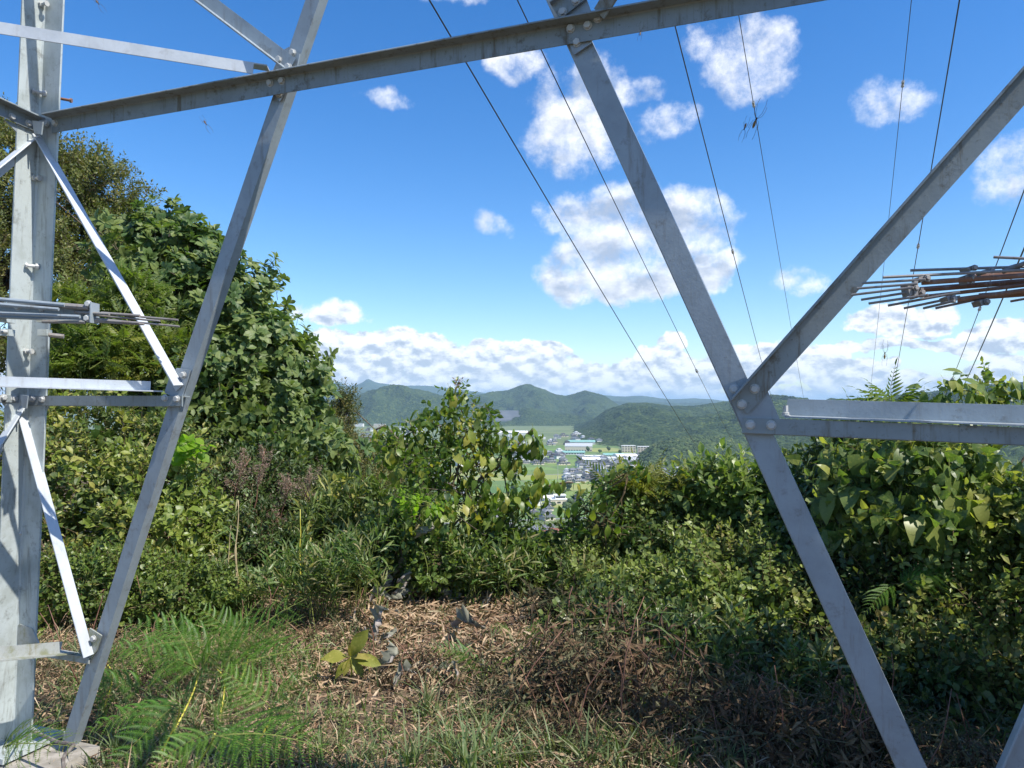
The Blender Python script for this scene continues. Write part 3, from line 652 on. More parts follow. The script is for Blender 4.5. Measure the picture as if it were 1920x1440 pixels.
hill('wooded_hill', [(1060, 805), (1110, 782), (1150, 766), (1200, 757), (1250, 764), (1300, 764), (1370, 757), (1430, 748), (1500, 752), (1600, 756), (1700, 748), (1790, 738), (1860, 734), (1960, 732), (2100, 728), (2300, 735)], 2900, [(1060, 1750), (1200, 1450), (1400, 1150), (1600, 880), (2300, 820)], M_for, 'long wooded hill filling the right side', seed=6, spur=.65, nf=(.0032, .003), cols=620, rows=230, pw=1.25, bumps=6)
_, H5 = hill('wooded_hill', [(1165, 880), (1195, 862), (1225, 840), (1265, 826), (1310, 820), (1360, 826), (1410, 838), (1460, 856), (1520, 880), (1560, 890)], 1180, 960, M_for, 'low round wooded hill beside the houses', seed=9, spur=.12, nf=(.008, .008), cols=160, rows=70, pw=.8)
# crowns standing on the low hill
def icos(sub=1):
    t = (1 + 5 ** .5) / 2; V = [(-1, t, 0), (1, t, 0), (-1, -t, 0), (1, -t, 0), (0, -1, t), (0, 1, t), (0, -1, -t), (0, 1, -t), (t, 0, -1), (t, 0, 1), (-t, 0, -1), (-t, 0, 1)]
    F = [(0, 11, 5), (0, 5, 1), (0, 1, 7), (0, 7, 10), (0, 10, 11), (1, 5, 9), (5, 11, 4), (11, 10, 2), (10, 7, 6), (7, 1, 8), (3, 9, 4), (3, 4, 2), (3, 2, 6), (3, 6, 8), (3, 8, 9), (4, 9, 5), (2, 4, 11), (6, 2, 10), (8, 6, 7), (9, 8, 1)]
    V = [unit(v) for v in V]
    for _ in range(sub):
        F2 = []; mid = {}
        def md(a, b):
            k = (min(a, b), max(a, b))
            if k not in mid: mid[k] = len(V); V.append(unit(V[a] + V[b]))
            return mid[k]
        for a, b, c in F: ab, bc, ca = md(a, b), md(b, c), md(c, a); F2 += [(a, ab, ca), (b, bc, ab), (c, ca, bc), (ab, bc, ca)]
        F = F2
    return np.array(V), np.array(F)
IV, IF = icos(1)
def blobT(k):
    r = 1 + .38 * (np.random.default_rng(k).random(len(IV)) - .5); return (IV * r[:, None] * [1, 1, .95], IF, np.zeros(len(IF), int), np.zeros(len(IV)))
m, N_ = mat('crown_leaves'); at_ = N_.n('ShaderNodeAttribute', attribute_name='rnd'); c = ramp(N_, at_.outputs['Fac'], [(0, (.025, .048, .015)), (.5, (.045, .078, .022)), (.85, (.075, .11, .03)), (1, (.11, .13, .04))])
tc_ = N_.n('ShaderNodeTexCoord'); n_ = N_.n('ShaderNodeTexNoise', _2=.6, _3=4.0); N_.l(tc_.outputs['Object'], n_.inputs[0]); c = N_.mix(N_.smooth(n_.outputs[0], .45, .7), c, (.03, .05, .015))
p = N_.n('ShaderNodeBsdfPrincipled'); N_.l(c, p.inputs['Base Color']); p.inputs['Roughness'].default_value = 1; b = N_.n('ShaderNodeBump', _0=1., _1=1.5); N_.l(n_.outputs[0], b.inputs['Height']); N_.l(b.outputs[0], p.inputs['Normal']); out(N_, p.outputs[0]); M_crown = m
def randrot(n, tilt=.4):
    a = rng.random(n) * 2 * pi; M = np.zeros((n, 3, 3)); M[:, 0, 0] = np.cos(a); M[:, 0, 1] = -np.sin(a); M[:, 1, 0] = np.sin(a); M[:, 1, 1] = np.cos(a); M[:, 2, 2] = 1; return M
A = Acc(); XX, YY, ZZ = H5; n = 3600; ri = rng.integers(1, int(XX.shape[0] * .80), n); ci = rng.integers(1, XX.shape[1] - 1, n); k_ = ZZ[ri, ci] > VZ + 1
P_ = np.stack([XX[ri, ci], YY[ri, ci], ZZ[ri, ci]], 1)[k_]; P_ += rng.normal(0, 2, P_.shape) * [1, 1, .2]; n = len(P_); s_ = rng.uniform(2.6, 5.4, n)
for k in range(4):
    q = np.arange(n) % 4 == k; A.inst(blobT(k), randrot(q.sum()) * s_[q][:, None, None], P_[q], rng.random(q.sum()) ** 1.3)
tag(A.obj('woodland_canopy', M_crown), 'dense tree crowns covering the low round hill', kind='stuff')
# grey terraced cutting on the middle hill
M_cut = simple('bare_rock', (.17, .18, .20), (.24, .25, .26), .02, .95, 0); A = Acc()
for k in range(6):
    Yk = 3080 + 26 * k; a_, b_ = at(908 + 3 * k, 812 - 8 * k, Yk), at(990 - 2 * k + 8 * sin(k), 812 - 8 * k, Yk); zk = a_[2]
    c_ = (a_ + b_) / 2; boxz(A, a_[0], b_[0], Yk, Yk + 60 + 10 * k, VZ, zk + 4)
tag(A.obj('terraced_cutting', M_cut), 'grey terraced cutting at the foot of the pointed hill', 'cutting')

# ================================================================== town
WALL = [simple('wall_' + n_, c_, tuple(q * .85 for q in c_), 1.5, .85, 0) for n_, c_ in (('white', (.72, .71, .68)), ('cream', (.62, .55, .44)), ('grey', (.42, .42, .42)), ('brown', (.28, .21, .16)))]
ROOF = [simple('roof_' + n_, c_, tuple(q * .75 for q in c_), 1.2, .7, 0) for n_, c_ in (('grey_tile', (.16, .17, .19)), ('dark_tile', (.07, .075, .085)), ('silver', (.45, .47, .50)), ('red', (.30, .12, .08)), ('blue', (.06, .16, .38)), ('teal', (.22, .42, .38)), ('white', (.80, .80, .80)))]
M_win = simple('window_glass', (.03, .04, .05), (.06, .07, .08), 1, .2, 0)
def gable(A, x0, x1, y0, y1, z0, h, rise, ov=.6, wm=0, rm=1, hip=0.0):
    boxz(A, x0, x1, y0, y1, z0, z0 + h, wm); ym = (y0 + y1) / 2; z1 = z0 + h
    a, b, c, d = x0 - ov, x1 + ov, y0 - ov, y1 + ov; t = .25; hx = hip * (y1 - y0) / 2
    V = [(a, c, z1 - .1), (b, c, z1 - .1), (b, d, z1 - .1), (a, d, z1 - .1), (a + hx, ym, z1 + rise), (b - hx, ym, z1 + rise), (a, c, z1 - .1 - t), (b, c, z1 - .1 - t), (b, d, z1 - .1 - t), (a, d, z1 - .1 - t)]
    F = [(0, 1, 5), (0, 5, 4), (2, 3, 4), (2, 4, 5), (3, 0, 4), (1, 2, 5), (6, 8, 7), (6, 9, 8), (0, 6, 7), (0, 7, 1), (1, 7, 8), (1, 8, 2), (2, 8, 9), (2, 9, 3), (3, 9, 6), (3, 6, 0)]
    A.add(V, F, rm); A.add([(a + hx + .2, ym - .2, z1 + rise), (b - hx - .2, ym - .2, z1 + rise), (b - hx - .2, ym + .2, z1 + rise), (a + hx + .2, ym + .2, z1 + rise), (a + hx + .2, ym, z1 + rise + .45), (b - hx - .2, ym, z1 + rise + .45)], [(0, 1, 5), (0, 5, 4), (2, 3, 4), (2, 4, 5), (3, 0, 4), (1, 2, 5)], rm)
def windows(A, x0, x1, y, z, n, w=1.4, h=1.2, m=2, side_='y'):
    for k in range(n):
        xc = x0 + (x1 - x0) * (k + .5) / n; boxz(A, xc - w / 2, xc + w / 2, y - .06, y + .03, z, z + h, m)
HT = []
for k in range(10):
    A = Acc(); r2 = np.random.default_rng(k + 50); w, l = r2.uniform(9, 14), r2.uniform(7, 9.5)
    gable(A, -w / 2, w / 2, -l / 2, l / 2, 0, 3.0 if k % 3 else 5.6, 2.0, .8, hip=(k % 2) * .8); windows(A, -w / 2, w / 2, -l / 2, .9, 3)
    if k % 3 == 0: windows(A, -w / 2, w / 2, -l / 2, 3.6, 3)
    else: gable(A, -w / 4, w / 3.2, -l / 3, l / 3, 3.6, 2.6, 1.5, .7, hip=.6); windows(A, -w / 4, w / 3.2, -l / 3, 4.1, 2)
    if r2.random() < .6: gable(A, w / 2 - 1, w / 2 + 4, -l / 2 - 1.5, l / 4, 0, 2.6, 1.0, .5)
    HT.append(A.mesh('house', [WALL[(0, 1, 0, 0, 1, 3, 0, 1, 2, 0)[k]], ROOF[(0, 1, 2, 0, 0, 1, 2, 0, 1, 1)[k]], M_win]))
placed = []
def free(c, r):
    for q in placed:
        if (q[0] - c[0]) ** 2 + (q[1] - c[1]) ** 2 < (r + q[2]) ** 2: return False
    placed.append((c[0], c[1], r)); return True
# ---- larger buildings with parts of their own
def big(px, py, w, l, h, kind, wm, rm, label, rot=0.0, floors=2, cat='building', name='building'):
    c = on_ground(px, py, VZ); free(c, w * .5); rt = root(name, c, label, cat); R_ = Matrix.Rotation(rot + ang * .5, 4, 'Z'); rt.rotation_euler = (0, 0, rot)
    def part(nm, A, mt): o_ = A.obj(nm, mt, rt, (0, 0, 0)); return o_
    A = Acc(); boxz(A, -w / 2, w / 2, -l / 2, l / 2, 0, h); part('wall', A, WALL[wm])
    A = Acc()
    if kind == 'flat': boxz(A, -w / 2 - .3, w / 2 + .3, -l / 2 - .3, l / 2 + .3, h, h + .5)
    elif kind == 'arch':
        n = 10; V = []; F = []
        for i in range(n + 1):
            a = pi * i / n; V += [(-w / 2 - .4, -cos(a) * (l / 2 + .4), h + sin(a) * l * .16), (w / 2 + .4, -cos(a) * (l / 2 + .4), h + sin(a) * l * .16)]
        for i in range(n): F += [(2 * i, 2 * i + 1, 2 * i + 3), (2 * i, 2 * i + 3, 2 * i + 2)]
        F += [(0, 2 * i + 2, 2 * i) for i in range(1, n)] + [(1, 2 * i + 1, 2 * i + 3) for i in range(1, n)]; A.add(V, F)
    else: B = Acc(); gable(B, -w / 2, w / 2, -l / 2, l / 2, h - .01, .01, l * .16, .8, 1, 0); V, F, M_, R2 = B.arrays(); A.add(V, F[M_ == 0])
    part('roof', A, ROOF[rm])
    for fl in range(floors):
        n = max(3, int(w / 5)); z = 1.0 + fl * (h / floors)
        for k in range(n):
            A = Acc(); xc = -w / 2 + w * (k + .5) / n; boxz(A, xc - w / n * .32, xc + w / n * .32, -l / 2 - .08, -l / 2 + .05, z, z + min(1.5, h / floors * .5)); part('window', A, M_win)
    return rt
bn = big(1046, 944, 15, 13, 4.2, 'flat', 1, 6, 'white two storey modern house alone in the green paddies', .1, 1, 'house', 'house')
A = Acc(); boxz(A, -3, 6.5, -4, 5, 4.6, 7.6); A.obj('upper_storey', WALL[0], bn); A = Acc(); boxz(A, -3.6, 7.1, -4.6, 5.6, 7.6, 8.0); A.obj('roof', ROOF[6], bn)
A = Acc(); boxz(A, -2.5, 6, -4.1, -3.9, 5.4, 6.7); A.obj('window', M_win, bn)
big(1028, 938, 12, 9, 3.0, 'gable', 0, 6, 'low white roofed shed beside the modern house in the paddies', .4, 1, 'shed', 'shed')
big(1085, 845, 52, 34, 9, 'arch', 1, 2, 'large warehouse with a pale arched roof at the head of the town', -.1, 1)
big(1036, 1006, 13, 9, 4, 'gable', 2, 3, 'red brown roofed house seen over the hedge just below the paddies', -.2, 1, 'house', 'house')
big(1010, 1004, 20, 12, 5, 'gable', 2, 0, 'grey roofed house glimpsed left of the red roofed one over the hedge', .2, 1, 'house', 'house')
big(1090, 833, 60, 20, 6, 'gable', 0, 5, 'long teal roofed factory behind the arched warehouse', 0, 1)
big(1113, 862, 30, 18, 6.5, 'flat', 0, 6, 'white flat block with a pale roof in the middle of the town', 0, 2)
big(1108, 868, 26, 16, 6, 'gable', 1, 6, 'cream hall with a low white roof in front of the white flat block', .05, 1)
big(1178, 848, 26, 12, 12.5, 'flat', 1, 6, 'left half of the pair of long cream apartment blocks by the low hill', 0, 4)
big(1208, 850, 26, 12, 12.5, 'flat', 1, 6, 'right half of the pair of long cream apartment blocks by the low hill', 0, 4)
big(1172, 862, 34, 24, 6, 'arch', 0, 6, 'white arched roof hall below the cream apartment blocks', .15, 1)
big(1150, 858, 34, 14, 5, 'gable', 0, 5, 'teal roofed workshop left of the white arched hall', 0, 1)
big(1133, 890, 18, 10, 5, 'gable', 0, 4, 'bright blue roofed house in the front row of the town', .1, 1, 'house', 'house')
big(1211, 872, 16, 12, 5, 'gable', 2, 4, 'dark blue roofed house at the foot of the low wooded hill', -.3, 1, 'house', 'house')
big(685, 795, 110, 40, 16, 'flat', 0, 6, 'long white building in the far left part of the town', 0, 3)
big(665, 800, 70, 30, 12, 'flat', 0, 2, 'white block at the far left edge of the valley beside the tree', 0, 3)
big(712, 801, 44, 24, 12, 'flat', 1, 6, 'small cream block right of the long white building far left', 0, 3)
big(960, 816, 90, 30, 8, 'gable', 0, 6, 'long white roofed shed below the terraced cutting', 0, 1)
big(1450, 893, 34, 16, 6, 'gable', 0, 6, 'white roofed hall seen just right of the lower diagonal', 0, 1)
big(1430, 905, 26, 14, 6, 'gable', 0, 2, 'silver roofed hall partly hidden by the lower diagonal', 0, 1)
big(1075, 852, 40, 14, 4, 'gable', 0, 5, 'long pale teal greenhouse roof across the fields', 0, 1)
HD = ['two storey white house with grey tiled roof', 'cream house with dark tiled roof', 'white house with pale metal roof', 'two storey white house with plain grey tiled roof', 'cream house with grey tiled roof', 'brown house with dark tiled roof', 'two storey white house with pale metal roof', 'cream house with grey hipped roof', 'grey walled house with dark roof', 'two storey white house with dark tiled roof']
def cluster(n, x0, x1, y0, y1, label, group, r0=7.5, sc=1.0):
    k = 0; tries = 0
    while k < n and tries < n * 30:
        tries += 1; px, py = rng.uniform(x0, x1), rng.uniform(y0, y1); c = on_ground(px, py, VZ)
        if not free(c, r0): continue
        ti = rng.integers(0, 10); side_ = ('left end', 'middle', 'right end')[min(2, int((px - x0) / (x1 - x0) * 3))]; o_ = bpy.data.objects.new('house', HT[ti]); COL.objects.link(o_); o_.location = (c[0], c[1], VZ); o_.rotation_euler = (0, 0, ang + rng.choice([0, pi / 2]) + rng.normal(0, .12)); s_ = rng.uniform(.85, 1.15) * sc; o_.scale = (s_, s_, s_)
        tag(o_, (HD[ti].replace('plain grey tiled', 'grey tiled') + ' ' + side_ + ' ' + label).replace(' left end', ', left end').replace(' middle of', ', middle of').replace(' right end', ', right end'), 'house', group); k += 1
cluster(62, 1085, 1225, 860, 884, 'of the central town', 'houses in the middle of the town')
cluster(34, 955, 1060, 848, 872, 'of the row by the warehouse', 'houses left of the arched warehouse')
cluster(40, 1060, 1240, 886, 905, 'of the town front', 'houses in the front band of the town')
cluster(30, 1200, 1420, 876, 915, 'of the low hill foot', 'houses under the low wooded hill')
cluster(26, 1400, 1600, 885, 935, 'beyond the lower diagonal', 'houses right of the lower diagonal')
cluster(26, 640, 790, 796, 830, 'of the far left valley', 'houses far left in the valley', 9, 1.5)
cluster(26, 950, 1130, 815, 842, 'of the pointed hill foot', 'houses at the foot of the pointed hill', 9, 1.3)
cluster(12, 700, 960, 850, 905, 'behind the centre shrub', 'houses behind the centre shrub')
cluster(8, 930, 1110, 925, 975, 'by the near paddies', 'houses by the near paddies')
cluster(7, 640, 780, 830, 850, 'beside the centre shrub', 'roofs left of the centre shrub', 9, 1.2)
TT = []
for k in range(3):
    A = Acc(); r2 = np.random.default_rng(k)
    tube(A, [(0, 0, 0), (0, 0, 3)], [.25, .15], 5, 1)
    for j in range(5): T = blobT(j + k * 5); s_ = r2.uniform(1.3, 2.4); A.inst(T, np.eye(3)[None] * s_, (r2.normal(0, 1.1, 3) * [1, 1, .9] + [0, 0, 4.2])[None], [r2.random() * .8])
    TT.append(A.mesh('valley_tree', [M_crown, simple('far_bark', (.08, .06, .04), (.12, .09, .06), 5, .9, 0)]))
k = 0
while k < 110:
    px, py = rng.uniform(640, 1600), rng.uniform(822, 960); c = on_ground(px, py, VZ)
    if not free(c, 4): continue
    o_ = bpy.data.objects.new('valley_tree', TT[k % 3]); COL.objects.link(o_); o_.location = (c[0], c[1], VZ); s_ = rng.uniform(.8, 1.5); o_.scale = (s_, s_, s_ * rng.uniform(.9, 1.3)); tag(o_, ('broad', 'round', 'narrow')[k % 3] + ' dark tree ' + ('in the far fields' if py < 850 else 'among the town houses' if py < 905 else 'by the near paddies') + (' left of the warehouse' if px < 1060 else ' below the low wooded hill' if px > 1220 else ' in the middle'), 'tree', 'trees dotted about the valley'); k += 1
M_pole = simple('pole', (.35, .35, .35), (.45, .45, .45), 3, .8, 0)
for px, py, h in ((1046, 905, 22), (1080, 838, 22), (1161, 852, 20), (979, 868, 18), (1062, 880, 16), (1104, 900, 15), (1235, 893, 14)):
    c = on_ground(px, py, VZ); A = Acc(); tube(A, [(0, 0, 0), (0, 0, h)], [.28, .18], 6); boxz(A, -1.4, 1.4, -.1, .1, h - 1.5, h - 1.2); o_ = A.obj('utility_pole', M_pole); o_.location = tuple(c)
    tag(o_, {905: 'utility pole above the paddies near the blue roofed house', 838: 'utility pole beside the arched warehouse', 852: 'utility pole left of the cream apartment blocks', 868: 'leftmost utility pole in the valley near the centre shrub', 880: 'utility pole just below the arched warehouse', 900: 'utility pole in the front band of the town', 893: 'utility pole at the foot of the low wooded hill'}[py], 'pole', 'utility poles in the valley')

# ---- air
m = bpy.data.materials.new('haze'); m.use_nodes = True; m.node_tree.nodes.clear(); N_ = NT(m.node_tree); v = N_.n('ShaderNodeVolumePrincipled'); v.inputs['Color'].default_value = (.52, .77, 1, 1); v.inputs['Density'].default_value = 8.0e-5; v.inputs['Anisotropy'].default_value = .0
o_ = N_.n('ShaderNodeOutputMaterial'); N_.l(v.outputs[0], o_.inputs[1])
A = Acc(); boxz(A, -29900, 29900, -29900, 29900, VZ - 4, 285); tag(A.obj('haze', m), 'thin blue summer haze over the valley', kind='stuff')
# ================================================================== vegetation kit
def leafT(hw, fold=.12, curl=.12, lobe=0.0, mat_=0, rv=0.0, wav=0.0):
    """one leaf, length 1 along +y, upper side +z; hw = half widths at inner stations"""
    n = len(hw); st = (np.arange(n) + 1) / (n + 1); V = [(0, 0, 0)]; F = []
    for s_, h in zip(st, hw):
        zc = -curl * s_ ** 2; V += [(-h, s_ - lobe * (1 - s_) ** 3, zc + fold * h + wav * sin(s_ * 9)), (0, s_, zc), (h, s_ - lobe * (1 - s_) ** 3, zc + fold * h - wav * sin(s_ * 9))]
    V.append((0, 1, -curl)); e = len(V) - 1; F += [(0, 2, 1), (0, 3, 2)]
    for k in range(n - 1):
        a = 1 + 3 * k; b = a + 3; F += [(a, a + 1, b + 1), (a, b + 1, b), (a + 1, a + 2, b + 2), (a + 1, b + 2, b + 1)]
    a = 1 + 3 * (n - 1); F += [(a, a + 1, e), (a + 1, a + 2, e)]
    return (np.array(V), np.array(F), np.full(len(F), mat_), np.full(len(V), rv))
L_small = leafT([.26], .3, .12); L_ov = leafT([.24, .26], .25, .25); L_obov = leafT([.13, .24, .26], .18, .30)
L_heart = leafT([.36, .34, .20], .22, .35, .42); L_lance = leafT([.075, .06], .3, .35); L_big = leafT([.20, .30, .24], .2, .45); L_round = leafT([.38, .36], .15, .15, .2)
L_tri = (np.array([(0, 0, 0), (-.16, .35, .03), (.16, .35, .03), (0, 1, -.1)]), np.array([(0, 2, 1), (1, 2, 3)]), np.zeros(2, int), np.zeros(4))
def frames(d, n):
    d = unit(d); x = unit(np.cross(d, n)); z = np.cross(x, d); return np.stack([x, d, z], -1)
def twig(A, pts, r, m=1, seg=3): tube(A, pts, r, seg, m, .5, cap=False)
def tpl(A):
    V, F, M, R = A.arrays(); return (V, F, M, R)
def shoot(T, n, size, ang_=60, r0=.2, seed=0, dist=False, taper=.25, tw=.012, term=True):
    """leafy shoot of length 1 along +z"""
    r2 = np.random.default_rng(seed); A = Acc(); bx, by = r2.normal(0, .09, 2)
    cur = lambda t: np.array([bx * t * t, by * t * t, t]); twig(A, [cur(t) for t in (0, .5, 1)], [tw, tw * .7, tw * .4])
    for k in range(n):
        t = r0 + (1 - r0) * (k + .5) / n; a = (k % 2) * pi + r2.normal(0, .35) if dist else k * 2.4 + r2.normal(0, .3)
        th = radians(ang_ * (1.15 - .4 * t) + r2.normal(0, 9)); s_ = size * (1 - taper * t) * r2.uniform(.8, 1.15)
        d = np.array([sin(th) * cos(a), sin(th) * sin(a), cos(th)]); up = np.array([0, 0, 1.]) + r2.normal(0, .25, 3)
        p = cur(t) + d * s_ * .12; A.inst(T, frames(d, up)[None] * s_, p[None], [r2.uniform(0, .25)])
    if term: A.inst(T, frames([.2, .1, 1.], [1., .3, .2])[None] * size * .8, cur(1)[None], [.1])
    return tpl(A)
def whorl(T, n, size, seed=0, tilt=65, inner=3):
    r2 = np.random.default_rng(seed); A = Acc(); twig(A, [(0, 0, 0), (0, 0, 1)], [.03, .02])
    for k in range(n + inner):
        a = k * 2 * pi / n * 1.03 + r2.normal(0, .2); th = radians((tilt if k < n else tilt * .45) + r2.normal(0, 10)); s_ = size * r2.uniform(.75, 1.1) * (1 if k < n else .7)
        d = np.array([sin(th) * cos(a), sin(th) * sin(a), cos(th)]); A.inst(T, frames(d, [0, 0, 1.])[None] * s_, np.array([[0, 0, .9 + .03 * k]]), [r2.uniform(0, .3)])
    return tpl(A)
def pinnate(n, ll, lw, arch=.35, droop=.25, seed=0, T=None, rv=0.0):
    """compound leaf, length 1 along +y"""
    r2 = np.random.default_rng(seed); A = Acc(); cur = lambda t: np.array([0, t, -arch * t * t]); twig(A, [cur(t) for t in (0, .5, 1)], [.010, .008, .004])
    T = T or leafT([lw, lw * .8], .2, .3)
    for k in range(n):
        t = .18 + .8 * (k + .5) / n; s_ = ll * sin(pi * min(1, .25 + .7 * t)) * r2.uniform(.9, 1.1)
        for sg in (-1, 1):
            d = np.array([sg, .55, -droop + r2.normal(0, .08)]); A.inst(T, frames(d, [0, 0, 1.])[None] * s_, cur(t)[None], [rv + r2.uniform(0, .12)])
    A.inst(T, frames([0, 1, -arch], [0, 0, 1.])[None] * ll * .8, cur(1)[None], [rv]); return tpl(A)
def star(T, n, seed=0, el=(20, 65)):
    """compound leaves rising in a rosette from the tip of a shoot (+z)"""
    r2 = np.random.default_rng(seed); A = Acc(); twig(A, [(0, 0, -.6), (0, 0, .05)], [.02, .012])
    for k in range(n):
        a = k * 2.4; e_ = radians(r2.uniform(*el)); d = np.array([cos(a) * cos(e_), sin(a) * cos(e_), sin(e_)]); A.inst(T, frames(d, [0, 0, 1.])[None] * r2.uniform(.7, 1.05), np.array([[0, 0, -.02 * k]]), [r2.uniform(0, .2)])
    return tpl(A)
def frond(seed=0, pairs=10, arch=.45):
    """twice-divided bracken frond, length 1 along +y"""
    r2 = np.random.default_rng(seed); A = Acc(); cur = lambda t: np.array([.05 * sin(3 * t + seed), t, .12 * t - arch * t * t]); twig(A, [cur(t) for t in np.linspace(0, 1, 6)], np.linspace(.009, .002, 6))
    for k in range(pairs):
        t = .10 + .88 * (k / pairs) ** .9; L = .50 * (1 - (k / pairs)) ** .85 + .03
        for sg in (-1, 1):
            Lk = L * r2.uniform(.85, 1.1); d = unit([sg, .50 + r2.normal(0, .08), .05 + r2.normal(0, .12)]); o_ = cur(t + (.02 if sg > 0 else 0)); m_ = max(5, int(Lk / .021)); dr = r2.uniform(.3, .75)
            x_ = unit(np.cross(d, [0, 0, 1]))
            for j in range(m_):
                q = (j + .8) / m_; c_ = o_ + d * Lk * q + np.array([0, 0, -dr * Lk * q * q]); w = min(.058, Lk * .17) * (1 - q) ** .6 + .005
                for s2 in (-1, 1):
                    e1 = x_ * s2 * w + d * w * .45; b_ = d * Lk * .36 / m_
                    A.add([c_ - b_, c_ + b_, c_ + e1 + b_ * .5 - [0, 0, w * .35]], [(0, 1, 2) if s2 < 0 else (0, 2, 1)], 0, .1 + .25 * r2.random())
            twig(A, [o_, o_ + d * Lk * .5 + [0, 0, -dr * Lk * .25], o_ + d * Lk + [0, 0, -dr * Lk]], [.004, .003, .001])
    return tpl(A)
def grassT(seed=0, w=.018, bend=.5):
    r2 = np.random.default_rng(seed); t = np.linspace(0, 1, 6); V = []; F = []
    for k, q in enumerate(t):
        x = bend * q * q; z = q * (1 - .35 * bend * q); h = w * (1 - q ** 2) + .001; V += [(x, -h, z), (x, h, z)]
        if k: a = 2 * (k - 1); F += [(a, a + 1, a + 3), (a, a + 3, a + 2)]
    return (np.array(V), np.array(F), np.zeros(len(F), int), np.zeros(len(V)))
def bladeframes(n, tilt=.3):
    a = rng.random(n) * 2 * pi; ax = np.stack([np.cos(a), np.sin(a), np.zeros(n)], 1); up = unit(np.array([0, 0, 1.]) + rng.normal(0, tilt, (n, 3)) * [1, 1, .1]); x = unit(ax - up * (ax * up).sum(1, keepdims=True)); y = np.cross(up, x); return np.stack([x, y, up], -1)
def zframes(z, n_=None):
    z = unit(z); n = len(z); a = unit(rng.normal(0, 1, (n, 3))); x = unit(a - z * (a * z).sum(1, keepdims=True)); y = np.cross(z, x); return np.stack([x, y, z], -1)

GREEN = lambda *c: [(i / (len(c) - 1), q) for i, q in enumerate(c)]
B_bark = simple('bark', (.07, .05, .035), (.16, .13, .10), 30, .9, .5); B_twig = simple('twig', (.09, .06, .03), (.16, .12, .06), 30, .8, 0); B_red = simple('red_stem', (.16, .07, .05), (.22, .12, .08), 30, .7, 0)
B_green = simple('green_stem', (.12, .15, .03), (.20, .22, .05), 30, .7, 0); B_yel = simple('yellow_stem', (.42, .38, .05), (.50, .45, .08), 20, .5, 0)
F_olive = leafmat('olive_leaves', GREEN((.04, .06, .014), (.07, .095, .02), (.105, .13, .028), (.17, .14, .035)), .5, .25)
F_mag = leafmat('magnolia_leaves', GREEN((.05, .095, .028), (.075, .13, .036), (.11, .165, .05), (.17, .21, .06)), .5, .34, .4)
F_comp = leafmat('compound_leaves', GREEN((.05, .095, .015), (.075, .13, .02), (.12, .17, .025), (.22, .20, .03)), .45, .42)
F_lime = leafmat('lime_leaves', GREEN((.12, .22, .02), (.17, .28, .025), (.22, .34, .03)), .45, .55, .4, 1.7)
F_left = leafmat('left_hedge_leaves', GREEN((.045, .075, .016), (.085, .13, .024), (.12, .175, .03), (.18, .235, .04), (.28, .26, .07)), .42, .30)
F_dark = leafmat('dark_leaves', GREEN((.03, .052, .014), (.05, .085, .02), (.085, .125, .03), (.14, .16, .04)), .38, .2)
F_gloom = leafmat('shade_darkened_undergrowth', GREEN((.010, .014, .007), (.022, .034, .012), (.035, .024, .015), (.03, .05, .015), (.06, .04, .025)), .8, .1, .2, .8)  # withered browns and greens, with the hollow's shade darkened into the colour
F_ctr = leafmat('drooping_leaves', GREEN((.055, .105, .02), (.085, .15, .025), (.14, .21, .032), (.22, .26, .045), (.30, .28, .06)), .40, .38)
F_heart = leafmat('vine_leaves', GREEN((.03, .065, .018), (.05, .10, .024), (.085, .145, .03), (.15, .20, .04)), .36, .38)
F_hedge = leafmat('hedge_leaves', GREEN((.045, .078, .018), (.08, .125, .028), (.145, .20, .045), (.23, .28, .07), (.20, .16, .055)), .40, .26)
F_kud = leafmat('kudzu_leaves', GREEN((.07, .12, .034), (.11, .17, .044), (.165, .23, .06), (.27, .28, .07)), .40, .40)
F_fern = leafmat('fern_leaves', GREEN((.05, .13, .018), (.085, .19, .025), (.13, .25, .035)), .45, .42)
F_sasa = leafmat('bamboo_grass', GREEN((.05, .11, .02), (.08, .15, .03), (.12, .18, .05), (.34, .29, .15)), .42, .35)
F_grass = leafmat('grass_blades', GREEN((.06, .12, .02), (.10, .17, .035), (.13, .18, .06), (.32, .28, .14)), .5, .3)
F_dead = leafmat('dead_fern', GREEN((.04, .024, .015), (.075, .045, .026), (.12, .078, .045), (.22, .16, .09)), .8, .12, .2, .8)
F_straw = leafmat('dry_litter', GREEN((.10, .055, .032), (.20, .115, .068), (.31, .20, .12), (.44, .32, .20), (.19, .10, .055), (.52, .41, .28)), .7, .15, .3, .9)
F_grey = leafmat('grey_dead_leaves', GREEN((.16, .13, .11), (.26, .225, .20), (.37, .335, .31)), .8, .1, .2, .8)
F_pink = leafmat('pink_seed_heads', GREEN((.22, .13, .11), (.34, .22, .19), (.44, .32, .28)), .8, .3, .2, 1.0)
F_yell = leafmat('yellow_leaves', GREEN((.20, .22, .035), (.27, .26, .05), (.34, .29, .08)), .5, .35, .3, 1.0)

